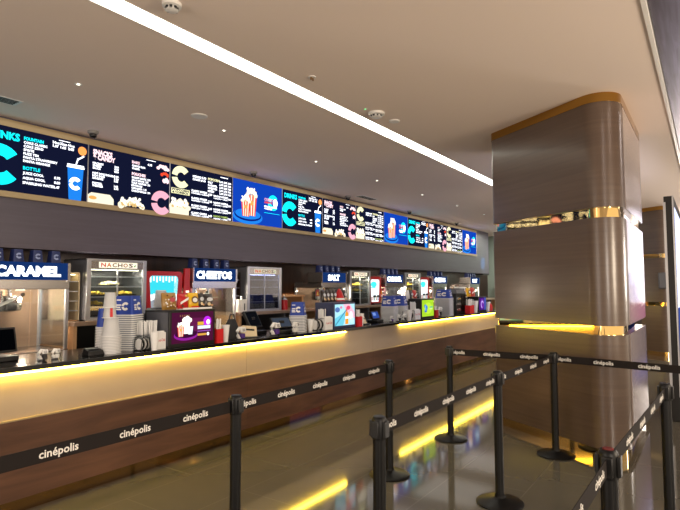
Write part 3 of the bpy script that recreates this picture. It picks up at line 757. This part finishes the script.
for (x, y, where, n) in ((2.575, 4.235, 'left behind the white stack', 16), (2.70, 4.33, 'right behind the white stack', 16)):
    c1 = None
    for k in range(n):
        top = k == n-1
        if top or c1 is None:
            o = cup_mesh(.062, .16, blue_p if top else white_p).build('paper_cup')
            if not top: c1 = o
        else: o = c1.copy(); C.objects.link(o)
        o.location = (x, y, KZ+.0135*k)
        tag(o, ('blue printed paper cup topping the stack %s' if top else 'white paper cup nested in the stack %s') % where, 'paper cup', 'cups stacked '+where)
# straws in boxes
def straw_box(x, y, w, label, n=16, h=.25, col=white_p, z=KZ, boxm=clearp, bh=.13):
    t = up('straw_box', label, 'straw box', x, y, 0, None, z)
    MB().box(-w/2, w/2, -.05, .05, 0, .004, boxm).box(-w/2, w/2, -.052, -.049, 0, bh, boxm).box(-w/2, w/2, .049, .052, 0, bh, boxm).box(-w/2-.003, -w/2, -.05, .05, 0, bh, boxm).box(w/2, w/2+.003, -.05, .05, 0, bh, boxm).build('box', t, smooth=False)
    rnd = random.Random(int(x*100)); s = MB()
    for k in range(n):
        a = -w/2+.008+(w-.016)*(k+.5)/n; yy = rnd.uniform(-.035, .035); l = rnd.uniform(-.01, .01)
        s.tube([(a, yy, .006), (a+l, yy+rnd.uniform(-.01, .005), h*rnd.uniform(.93, 1))], .007, col, 6)
    s.build('straws', t)['kind'] = 'stuff'
    return t
straw_box(2.89, 4.085, .17, 'clear box of wrapped white straws left of the purple promo display', 26, .25)
straw_box(5.47, 4.085, .13, 'clear box of white straws left of the cocktail picture display', 18, .26)
straw_box(7.985, 4.085, .15, 'clear box of white straws left of the green display', 18, .29)
straw_box(3.587, 3.96, .075, 'red straw box with white straws right of the purple promo display', 8, .235, white_p, KZ, red_c, .135)
straw_box(6.14, 3.98, .085, 'red straw box with white straws right of the cocktail picture display', 8, .235, white_p, KZ, red_c, .135)
straw_box(8.64, 3.98, .08, 'red straw box right of the green display', 8, .2, white_p, KZ, red_c, .13)
straw_box(10.40, 4.02, .23, 'red straw box with white straws before the far black machine', 12, .29, white_p, KZ, red_c, .16)
# brand cards
def card(x, y, w, h, label, txt=True, rz=0):
    t = up('napkin_holder', label, 'napkin holder', x, y, rz)
    MB().box(-w/2, w/2, 0, .05, 0, h, white_p).build('case', t, bevel=.003)
    A = Art((0, -.0005, 0))
    if txt: A.text('Coca-Cola', 0, h*.47, .024, red_c, 1, .01, w=w*.8, align='c')
    A.b.build('lettering', t, smooth=None)
    MB().box(-w*.4, w*.4, .012, .038, h-.004, h+.012, white_p).build('napkins', t, smooth=False)
card(2.945, 3.96, .105, .145, 'white napkin holder with red script left of the purple promo display')
card(5.465, 3.97, .16, .155, 'white napkin holder with red script left of the cocktail picture display')
card(7.95, 3.97, .22, .16, 'white napkin holder with red script left of the green display')
# paper cones / lids in striped wire racks
def wire_rack(x, y, w, h, label, n=5):
    t = up('lid_rack', label, 'lid rack', x, y)
    for k in range(n):
        xx = -w/2+w*(k+.5)/n
        MB().lathe([(.05, 0), (.05, .006), (.042, .012)], black_m if k % 2 else white_pl, n=18, cap0=True, cap1=True).xf(Matrix.Translation((xx, .05, h*.45)) @ Matrix.Rotation(PI/2, 4, 'Y') @ Matrix.Scale(h*8, 4, Vector((1, 0, 0)))).build('lid', t)
    b = MB()
    for yy in (0., .1): b.tube([(-w/2, yy, 0), (-w/2+.01, yy+.0, h*.9), (0, yy, h), (w/2-.01, yy, h*.9), (w/2, yy, 0)], .004, black_m, 6)
    b.tube([(-w/2, 0, .004), (-w/2, .1, .004)], .004, black_m, 6).tube([(w/2, 0, .004), (w/2, .1, .004)], .004, black_m, 6)
    b.build('wire_frame', t)
wire_rack(2.80, 3.97, .09, .12, 'small striped wire lid rack before the first tub stack')
wire_rack(5.33, 3.99, .18, .15, 'striped wire lid rack left of the second napkin holder')
wire_rack(7.73, 3.97, .24, .16, 'striped wire lid rack left of the third napkin holder')
def cone(x, y, label, h=.16, r=.04):
    o = MB().lathe([(r*.62, 0), (r, h), (r*1.06, h), (r*1.06, h-.006)], white_p, n=18, cap0=True).lathe([(r*.95, h-.004), (.001, h*.8)], white_g, n=18).build('paper_cup', loc=(x, y, KZ)); tag(o, label, 'paper cup')
cone(2.872, 3.95, 'upright white paper cup beside the first napkin holder', .155)
cone(3.70, 3.96, 'upright white paper cup right of the first red straw box', .165)
cone(6.235, 3.98, 'upright white paper cup right of the second red straw box', .17)
cone(5.22, 4.08, 'upright white paper cup right of the second tub stack', .14); cone(5.30, 4.13, 'second upright paper cup right of the second tub stack', .135)
cone(7.63, 3.96, 'upright white paper cup before the striped rack of the third station', .17, .05)
cone(10.78, 4.05, 'tall white bottle-like cup left of the purple box', .24, .07)
# promo displays
def screen_box(x0, x1, y, d, z1, label, fn, frame=black_m, rz=0, b=.022):
    w = x1-x0; h = z1-KZ; t = up('promo_display', label, 'display', x0, y, rz)
    MB().box(0, w, 0, d, 0, h, frame).build('case', t, bevel=.005)
    A = Art((b, -.0005, b*1.6)); fn(A, w-2*b, h-2.6*b); A.b.build('screen', t, smooth=None)
    return t
def art_purple(A, W, H):
    A.rect(0, W, 0, H, emis('4a1434', .9), 0); A.rect(W*.35, W*.95, H*.35, H*.8, emis('641c4c', .9), 1)
    A.ell(W*.33, H*.25, W*.28, H*.17, emis('8a2090', 1.0), 2, 28); A.ell(W*.33, H*.29, W*.26, H*.13, emis('3a0c34', .9), 3, 28)
    A.poly([(W*.27, H*.30), (W*.38, H*.30), (W*.42, H*.72), (W*.25, H*.72)], emis('fff6ea', 1.4), 4); puffs(A, W*.26, W*.42, H*.74, 8, .02, emis('fff6e6', 1.4), 5, .02)
    bucket(A, W*.20, H*.22, W*.16, H*.34, 6)
    A.poly([(W*.37, H*.27), (W*.46, H*.27), (W*.48, H*.53), (W*.37, H*.53)], emis('d8e2ea', 1.3), 9)
    A.ell(W*.84, H*.66, W*.10, H*.18, emis('b428d8', 1.1), 3); A.ell(W*.86, H*.64, W*.045, H*.085, emis('fff8ff', 1.4), 4)
    A.rect(W*.60, W*.75, H*.55, H*.66, emis('d8a838', 1.0), 4); A.rect(W*.60, W*.92, H*.42, H*.53, emis('d6dff0', 1.1), 4); A.rect(W*.60, W*.93, H*.34, H*.355, emis('b06ae0', 1.0), 4)
    A.rect(W*.60, W*.82, H*.20, H*.27, emis('d09a40', 1.0), 4); A.ell(W*.86, H*.24, W*.03, H*.055, emis('fff0f8', 1.3), 4)
    for k in range(5): A.rect(W*(.18+.05*k), W*(.2+.05*k), H*.86, H*.92, emis('b07a50', .6), 4)
t1 = screen_box(3.005, 3.53, 3.925, .36, 1.355, 'purple promo display with popcorn and drinks picture, carrying bags of candy', art_purple)
MB().box(-.002, 0, .02, .33, .02, .315, grey_p).build('side_plate', t1, smooth=False)
def art_cocktail(A, W, H):
    A.rect(0, W, 0, H, emis('a8dcec', 1.05), 0); A.poly([(0, 0), (W*.4, 0), (W*.62, H*.7), (0, H*.35)], emis('6cc8de', 1.0), 1); A.poly([(W*.4, H), (W*.75, H), (W, H*.6), (W, H*.3), (W*.6, H*.5)], emis('e8b8cc', 1.0), 1)
    A.poly([(0, H*.05), (W*.02, 0), (W*.66, H*.82), (W*.62, H*.84)], emis('4a8ab0', .9), 2); A.ell(W*.12, H*.75, W*.12, H*.12, emis('5a7ab8', .9), 2); A.ell(W*.3, H*.85, W*.07, H*.06, emis('d88aa8', 1.), 2)
    A.poly([(W*.50, H*.05), (W*.66, H*.05), (W*.66, H*.55), (W*.60, H*.66), (W*.55, H*.66), (W*.50, H*.55)], emis('e8902e', 1.1), 3); A.rect(W*.555, W*.61, H*.66, H*.85, emis('d85a4a', 1.0), 3); A.ell(W*.66, H*.82, W*.10, H*.10, emis('e04a6a', 1.0), 4); A.rect(W*.5, W*.66, H*.3, H*.42, emis('fff0e0', 1.2), 4)
    A.ell(W*.8, H*.45, W*.1, H*.2, emis('f4e0ea', 1.1), 2); A.ell(W*.85, H*.2, W*.1, H*.12, emis('b8e0f0', 1.1), 2)
screen_box(5.555, 6.06, 3.96, .30, 1.355, 'bright pale blue display with an orange bottle picture, under the snack rack', art_cocktail, pbr('dark_blue_case', '2a3050', .4))
def art_green(A, W, H):
    A.rect(0, W, 0, H, emis('9cc82a', 1.05), 0); A.ell(W*.5, H*.5, W*.35, H*.35, emis('b0d63c', 1.1), 1)
    for a, b in ((.28, .62), (.34, .48), (.3, .36), (.36, .55)): A.ell(W*a, H*b, W*.10, H*.12, emis('1c58c0', 1.), 2, 14)
    A.rect(W*.27, W*.33, H*.35, H*.68, emis('8ad0f0', 1.1), 3); A.rect(W*.62, W*.9, H*.52, H*.6, emis('60b890', 1.), 3); A.rect(W*.62, W*.86, H*.42, H*.48, emis('c8ec9a', 1.), 3)
screen_box(8.075, 8.575, 3.96, .25, 1.355, 'lime green display with a blue figure picture, on the middle of the counter', art_green)
def art_violet(A, W, H):
    A.rect(0, W, 0, H, emis('4a1c78', .8), 0); A.ell(W*.45, H*.5, W*.28, H*.42, emis('6a2aa0', .9), 1); A.arc(W*.45, H*.45, W*.12, W*.2, 20, 260, emis('c8a8f0', .9), 2); A.rect(W*.75, W, 0, H, emis('4a5ab0', .8), 1)
screen_box(10.92, 11.38, 4.02, .25, 1.345, 'purple display near the far end of the counter', art_violet)
# candy bags on the purple display
CZ = 1.3560
o = up('snack_tray', 'thin white tray under the candy bags on the purple display', 'tray', 3.34, 4.02, 0, None, CZ)
MB().box(-.17, .17, -.07, .07, 0, .006, white_p).box(-.17, .17, -.074, -.07, 0, .016, white_p).box(-.17, .17, .07, .074, 0, .016, white_p).build('dish', o, smooth=False)
def bag(x, y, z, w, h, m, label, art=None, lean=.12, rz=0):
    t = up('candy_bag', label, 'candy bag', x, y, rz, 'candy bags')
    t.location.z = z; b = MB(); n = 7; rings = []
    for k in range(n+1):
        v = k/n; d = .026*math.sin(PI*min(1, v*1.02))**.6+.0015; ww = w/2*(1-.05*math.sin(PI*v))
        rings.append([(ww*math.cos(2*PI*i/16)*1.0 if abs(math.cos(2*PI*i/16)) < .9 else math.copysign(ww, math.cos(2*PI*i/16)), d*math.sin(2*PI*i/16)+lean*h*v, h*v) for i in range(16)])
    b.loft(rings, m); b.build('pouch', t)
    A = Art((-w/2, -.0295, .0), (1, 0, 0), (0, lean, 1))
    if art: art(A, w, h); A.b.build('label', t, smooth=None)
    return t
def a_gold(A, w, h):
    r = random.Random(4)
    for k in range(26): A.ell(w*r.uniform(.12, .88), h*r.uniform(.12, .9), .009, .008, [cream, tan, white_p, pbr('brown_print', '5a3218', .5)][k % 4], 1, 7)
    A.ell(w*.62, h*.6, .03, .022, pbr('rose_print', 'b8505a', .5), 2)
def a_red(A, w, h):
    A.poly([(w*.08, h*.28), (w*.9, h*.58), (w*.94, h*.76), (w*.1, h*.44)], white_p, 1); A.ell(w*.7, h*.86, .012, .01, yellow_c, 1, 8); A.ell(w*.3, h*.18, .014, .012, pbr('brown_print', '5a3218', .5), 1, 8)
def a_yel(A, w, h):
    A.ell(w*.5, h*.55, w*.34, h*.24, pbr('brown_print', '5a3218', .5), 1, 16); A.ell(w*.5, h*.54, w*.25, h*.15, white_p, 2, 14); A.rect(w*.1, w*.9, h*.06, h*.14, red_c, 1)
def a_drk(A, w, h):
    A.ell(w*.5, h*.62, w*.34, h*.14, white_g, 1, 12); A.ell(w*.4, h*.3, w*.2, h*.12, cream, 1, 10); A.ell(w*.7, h*.22, w*.16, h*.08, tan, 1, 10)
goldbag = pbr('gold_bag', '9a7434', .35); redbag = pbr('red_bag', 'b5141c', .3); yelbag = pbr('yellow_bag', 'e2b20c', .3); darkbag = pbr('dark_brown_bag', '241713', .3)
bag(3.095, 4.05, CZ, .155, .155, goldbag, 'gold candy bag at the left on the purple display', a_gold)
bag(3.232, 4.03, CZ+.0065, .115, .14, redbag, 'red candy bag on the purple display', a_red)
bag(3.355, 4.03, CZ+.0065, .115, .145, yelbag, 'yellow candy bag on the purple display', a_yel)
bag(3.450, 4.04, CZ+.0065, .068, .14, darkbag, 'narrow dark candy bag right of the yellow one', a_drk)
bag(3.555, 4.05, CZ, .11, .14, darkbag, 'dark brown candy bag at the right end on the purple display', a_drk)
# snack rack over the cocktail display
t = up('snack_rack', 'dark snack rack carrying dark bags above the pale blue display', 'rack', 5.80, 4.27)
MB().box(0, .64, 0, .18, .31, .325, grey_p).box(0, .64, -.004, 0, .31, .34, black_m).build('shelf', t, smooth=False)
for x in (.0, .62): MB().box(x, x+.02, .0, .18, 0, .31, black_m).build('side', t, smooth=False)
for k in range(4):
    bag(5.86+.086*k, 4.35, KZ+.3255, .082, .17, darkbag, '%s dark candy bag from the left on the snack rack' % ORD[k], a_drk)
bag(6.37, 4.35, KZ+.3255, .082, .17, darkbag, 'dark candy bag right of the red cone on the snack rack', a_drk)
t = up('candy_cone', 'red cone shaped candy pack on the snack rack', 'candy pack', 6.235, 4.35, 0, None, KZ+.3255)
MB().lathe([(.085, 0), (.085, .03), (.035, .15), (.015, .185), (.0, .19)], red_p, n=20, cap0=True).build('pack', t); MB().lathe([(.087, .03), (.078, .055)], white_p, n=20).build('band', t)
# far red and yellow bags on a stand
t = up('snack_stand', 'grey snack stand near the far end of the counter', 'rack', 11.15, 4.32)
MB().box(0, .62, 0, .16, .30, .315, white_g).build('shelf', t, smooth=False)
for x in (0, .6): MB().box(x, x+.02, 0, .16, 0, .3, grey_p).build('side', t, smooth=False)
bag(11.33, 4.39, KZ+.3155, .22, .19, yelbag, 'yellow snack bag on the far stand', a_yel); bag(11.57, 4.39, KZ+.3155, .26, .20, redbag, 'red snack bag on the far stand', a_red)
# snack items above the third station
t = up('snack_stand', 'grey snack stand left of the green display', 'rack', 8.22, 4.27)
MB().box(0, .5, 0, .16, .285, .30, grey_p).build('shelf', t, smooth=False)
for x in (0, .48): MB().box(x, x+.02, 0, .16, 0, .285, grey_p).build('side', t, smooth=False)
bag(8.32, 4.34, KZ+.3005, .14, .18, pbr('pale_bag', 'dad6d0', .4), 'pale snack bag on the stand left of the green display'); bag(8.46, 4.34, KZ+.3005, .12, .17, darkbag, 'dark snack bag on the stand left of the green display', a_drk)
bag(8.60, 4.34, KZ+.3005, .13, .18, redbag, 'red snack bag on the stand behind the green display', a_red)
# registers
def register(x, y, w, h, label, rz, m=black_m, scr='15161c', tilt=.35, s=.6):
    t = up('cash_register', label, 'cash register', x, y, rz)
    MB().box(-w*.42, w*.42, -.02, .2, 0, .035, m).build('foot', t, bevel=.006)
    MB().box(-.03, .03, .09, .13, .03, h*.7, m).build('stand', t, bevel=.004)
    b = MB().box(-w/2, w/2, -.018, .018, 0, h*.8, m); Mx = Matrix.Translation((0, .06, h*.24)) @ Matrix.Rotation(-tilt, 4, 'X'); b.xf(Mx); b.build('monitor', t, bevel=.006)
    A = Art((-w/2+.015, -.0185, .015)); A.rect(0, w-.03, 0, h*.8-.03, emis(scr, s), 0)
    if s > .6: A.rect(w*.1, w*.5, h*.25, h*.55, emis('7a98e0', .8), 1)
    A.b.xf(Mx); A.b.build('screen', t, smooth=None)
    return t
register(1.765, 4.25, .34, .235, 'black cash register monitor at the left edge of the photo', .1, black_m, '0b0c10', .25, .3)
register(4.56, 4.30, .26, .27, 'black cash register between the two nearer card terminals', .2, black_m, '14161c', .5, .5)
register(4.81, 4.12, .26, .20, 'black cash register with a grey screen left of the second tub stack', -.3, black_m, '4a5260', .75, .55)
register(7.04, 4.16, .25, .165, 'small register with a blue screen before the paired tub towers', .1, black_m, '2c4690', .4, .9)
register(6.79, 4.28, .22, .14, 'low black register left of the blue screen register', .1, black_m, '101218', .5, .4)
register(12.15, 4.20, .5, .22, 'black register at the far end of the counter', .1, black_m, '14161c', .5, .4)
register(9.02, 4.2, .3, .2, 'black register between the green display and the tall tub tower', .1, black_m, '101218', .6, .4)
t = up('canvas_bag', 'slumped black bag behind the first white card terminal', 'bag', 3.99, 4.20)
b = MB(); rings = []
for k in range(7):
    v = k/6; rings.append([((.11-.07*v**1.6)*(1.15 if i % 2 else 1)*math.cos(2*PI*i/14)+.02*v, (.08-.05*v)*math.sin(2*PI*i/14), .20*v) for i in range(14)])
b.loft(rings, black_r).build('sack', t); MB().tube([(-.02, 0, .19), (0, 0, .25), (.05, 0, .25), (.07, 0, .19)], .006, black_r, 8).build('handle', t)
# card terminals on curved white stands
def terminal(x, y, label, s=1., rz=0, m2=purple):
    t = up('card_terminal', label, 'card terminal', x, y, rz)
    t.scale = (s, s, s)
    MB().lathe([(.042, 0), (.042, .008), (.03, .016)], black_m, n=18, cap0=True, cap1=True).build('foot', t)
    MB().tube([(0, 0, .014), (-.025, 0, .05), (-.03, 0, .09), (-.005, -.005, .125), (.03, -.01, .118)], [.017, .018, .018, .017, .014], white_pl, 10).build('arm', t)
    b = MB().box(-.022, .042, -.045, -.015, 0, .05, white_pl); b.xf(Matrix.Translation((.02, 0, .072)) @ Matrix.Rotation(-.25, 4, 'X')); b.build('reader', t, bevel=.006)
    b = MB().box(-.018, .03, -.03, .005, 0, .05, m2); b.xf(Matrix.Translation((.028, 0, .016))); b.build('cradle', t, bevel=.005)
    b = MB()
    for r in range(3):
        for c in range(3): b.box(-.012+.014*c, -.003+.014*c, -.048, -.044, .008+.01*r, .014+.01*r, grey_p)
    b.xf(Matrix.Translation((.02, 0, .072)) @ Matrix.Rotation(-.25, 4, 'X')).build('keypad', t, smooth=False)
    return t
terminal(1.995, 4.09, 'white looped card terminal at the left, right of the edge register', .62, 0, black_m); terminal(2.085, 4.08, 'second small white terminal right of the looped one', .6, .4, white_pl)
terminal(3.90, 3.97, 'white card terminal with purple cradle before the black bag', .98); terminal(4.42, 3.97, 'white card terminal with purple cradle left of the grey screen register', 1.1)
terminal(4.80, 3.99, 'white hooked terminal at the foot of the second tub stack', 1.0, .3, white_pl)
terminal(7.15, 4.02, 'white terminal right of the blue screen register', .7); terminal(7.32, 3.99, 'white hooked terminal left before the paired tub towers', .8, 0, black_m); terminal(7.50, 3.99, 'white hooked terminal right before the paired tub towers', .8, 0, black_m)
terminal(8.86, 4.0, 'white terminal right of the green display', 1.3, .2, black_m)
# cream receipt printers
for x, y, rz, lab, w in ((4.13, 4.02, -.35, 'cream receipt pouch leaning beside the first card terminal', .17), (6.52, 4.06, .25, 'cream receipt printer right of the pale blue display', .2)):
    t = up('receipt_printer', lab, 'receipt printer', x, y, rz)
    b = MB().box(-w/2, w/2, 0, .06, 0, .13, cream).xf(Matrix.Translation((0, .03, .01)) @ Matrix.Rotation(-.45, 4, 'X') @ Matrix.Rotation(.12, 4, 'Y')); b.build('body', t, bevel=.012)
    MB().box(-w*.5, w*.5, .0, .14, 0, .012, black_m).build('foot', t, bevel=.003)
    MB().box(-w*.3, w*.3, -.003, .001, .07, .09, black_m).xf(Matrix.Translation((0, .03, .01)) @ Matrix.Rotation(-.45, 4, 'X') @ Matrix.Rotation(.12, 4, 'Y')).build('paper_slot', t, smooth=False)
# card keypad flat on the counter at left
t = up('key_tray', 'flat black tray on the counter left of the white cup stack', 'tray', 2.40, 4.09)
MB().loft([[(-.07, -.05, 0), (.07, -.05, 0), (.07, .05, 0), (-.07, .05, 0)], [(-.06, -.04, .035), (.06, -.04, .035), (.06, .04, .055), (-.06, .04, .055)]], black_m).build('body', t, bevel=.004); MB().box(-.04, .04, -.02, .02, .047, .05, grey_p).build('pad', t, smooth=False)
# grey napkin dispenser beside promo display
t = up('napkin_dispenser', 'grey napkin dispenser behind the first straw box', 'napkin dispenser', 2.96, 4.37)
MB().box(-.09, .09, -.06, .06, 0, .30, grey_p).build('body', t, bevel=.01); MB().box(-.05, .05, -.063, -.058, .12, .2, black_m).build('slot', t, smooth=False); MB().cyl(.02, -.02, .30, .33, .03, grey_p, 14).build('knob', t)
for i, (dx, dz) in enumerate(((0, 0),)):
    t = up('cup_dispenser', 'clear stack of plastic lids before the red cyan dispenser', 'lid stack', 3.30, 4.45)
    MB().box(-.11, .11, -.07, .07, 0, .34, grey_p).build('stand', t, bevel=.006)
    b = MB()
    for k in range(12): b.lathe([(.07-.002*k, .345+.014*k), (.075-.002*k, .35+.014*k), (.066-.002*k, .358+.014*k)], white_g, (0, 0), 20, False, True)
    b.build('lids', t)
# far black machine with glass front
t = up('drink_chiller', 'black glass-fronted machine beside the tall far tub tower', 'chiller', 9.98, 4.10)
MB().box(0, .5, .03, .35, 0, .40, black_m).build('body', t, bevel=.008); MB().loft([[(0, .02, .40), (.5, .02, .40), (.5, .36, .40), (0, .36, .40)], [(.04, .05, .48), (.46, .05, .48), (.46, .34, .48), (.04, .34, .48)]], grey_p).build('hood', t, bevel=.006)
MB().box(.25, .47, .022, .03, .04, .36, glass('smoked_glass', '8a8488', .2)).build('glass_door', t, smooth=False)
for k in range(3): MB().box(.03, .21, .02, .03, .06+.11*k, .10+.11*k, steel).build('drawer_front', t, bevel=.003)
MB().box(.25, .47, .028, .031, .04, .36, pbr('brown_drink', '6a4038', .4)).build('contents', t, smooth=False)
t = up('drink_chiller', 'tall black machine behind the far red straw box', 'chiller', 10.60, 4.32)
MB().box(0, .30, 0, .25, 0, .5, black_m).build('body', t, bevel=.008); MB().box(.05, .25, -.004, 0, .3, .45, grey_p).build('panel', t, smooth=False)
t = up('cup_dispenser', 'white and grey cup dispenser above the far red straw box', 'lid stack', 11.02, 4.48)
MB().box(-.1, .1, -.08, .08, 0, .33, grey_p).build('stand', t, bevel=.006); MB().lathe([(.09, .33), (.12, .50), (.12, .53)], white_p, n=20, cap0=True, cap1=True).build('cups', t)
cone(11.42, 4.0, 'small white cup beside the purple display at the far end', .2, .05)
t = up('ketchup_bottle', 'red bottle at the far end between the purple display and last register', 'bottle', 11.62, 4.02)
MB().lathe([(.05, 0), (.055, .02), (.055, .11), (.03, .15), (.015, .17)], red_c, n=16, cap0=True, cap1=True).build('body', t); MB().lathe([(.016, .17), (.006, .21)], white_p, n=12, cap1=True).build('cap', t)

# dark phone on the green end wall, fittings on the distant pillar
t = thing('wall_phone', 'dark rounded fixture on the pale green end wall beside the pillar', 'wall fixture', (18.59, 6.05, 1.45)); MB().ball((-.06, 0, .1), .13, black_m, 14, 8, 1.6).build('shell', t); MB().box(-.02, 0, -.08, .08, -.1, .3, black_r).build('plate', t, bevel=.01)
t = thing('paper_dispenser', 'grey box dispenser on the distant pillar, beside the lit display edge', 'dispenser', (13.71, .79, 1.5))
MB().box(-.13, 0, -.13, .13, 0, .36, grey_p).build('case', t, bevel=.03); MB().box(-.135, -.13, -.11, -.06, .04, .34, black_m).build('window', t, smooth=False)

# ------------------------------------------------------------------ light, world, camera
def aim(yaw, pitch, roll, loc, f):
    cam = bpy.data.cameras.new('camera'); o = bpy.data.objects.new('camera', cam); C.objects.link(o)
    cam.sensor_width = 36; cam.lens = f*36/680; cam.clip_start = .05
    fw = Vector((math.cos(yaw)*math.cos(pitch), math.sin(yaw)*math.cos(pitch), math.sin(pitch)))
    r = Vector((math.sin(yaw), -math.cos(yaw), 0)); d = fw.cross(r)
    r2 = r*math.cos(roll)+d*math.sin(roll); d2 = -r*math.sin(roll)+d*math.cos(roll)
    m = Matrix((r2, -d2, -fw)).transposed().to_4x4(); m.translation = loc; o.matrix_world = m
    return o
sc_ = bpy.context.scene
sc_.camera = aim(math.radians(34.809), math.radians(3.444), math.radians(.16), Vector((0, 0, 1.56)), 530)
lamp('end_wall_fill', 'AREA', (17.9, 4.9, 3.3), 60, (1, .97, .9), .3)  # unseen fill added to brighten the pale green end wall
lamp('blue_accent', 'SPOT', (16.75, 5.5, 2.42), 22, (.1, .55, 1), .03, (math.radians(78), 0, 0))
# unseen fill lights added for brightness, behind the viewer and past the pillars
lamp('lobby_fill', 'POINT', (-1.5, -3.5, 1.9), 430, (1, .88, .76), .6)
lamp('lobby_fill', 'POINT', (-3.2, 2.8, 1.7), 210, (1, .88, .80), 1.2)
lamp('lobby_fill', 'POINT', (3.5, -3.5, 1.9), 460, (1, .82, .62), .6)
lamp('lobby_fill', 'POINT', (16.2, .2, 1.7), 170, (1, .88, .80), .6)
lamp('lobby_fill', 'POINT', (11, -3.0, 1.9), 420, (1, .89, .78), .6)
lamp('lobby_area_fill', 'AREA', (9, -2.0, 3.5), 110, (.95, .9, 1), 8, (0, 0, 0), .5)  # unseen area light added over the lobby side for brightness
for x in (2.6, 5.0, 7.4, 9.8, 12.2, 14.6): lamp('counter_fill', 'AREA', (x, 5.2, 3.3), 3.2, (1, .93, .84), 1.5)  # unseen broad fills added to light the counter and its bounce
for x in (3.6, 6.1, 8.9, 11.2, 13.9, 16.0): lamp('soffit_fill', 'AREA', (x, 6.1, 1.97), 2.2, (1, .85, .68), .5, (0, 0, 0), .08)  # unseen strips added under the bulkhead to light the machines
w = bpy.data.worlds.new('world'); sc_.world = w; w.use_nodes = True
w.node_tree.nodes['Background'].inputs[0].default_value = (*lin('d8c4ac'), 1); w.node_tree.nodes['Background'].inputs[1].default_value = 1.35
sc_.view_settings.view_transform = 'Standard'; sc_.view_settings.look = 'None'; sc_.view_settings.exposure = .35; sc_.view_settings.gamma = 1
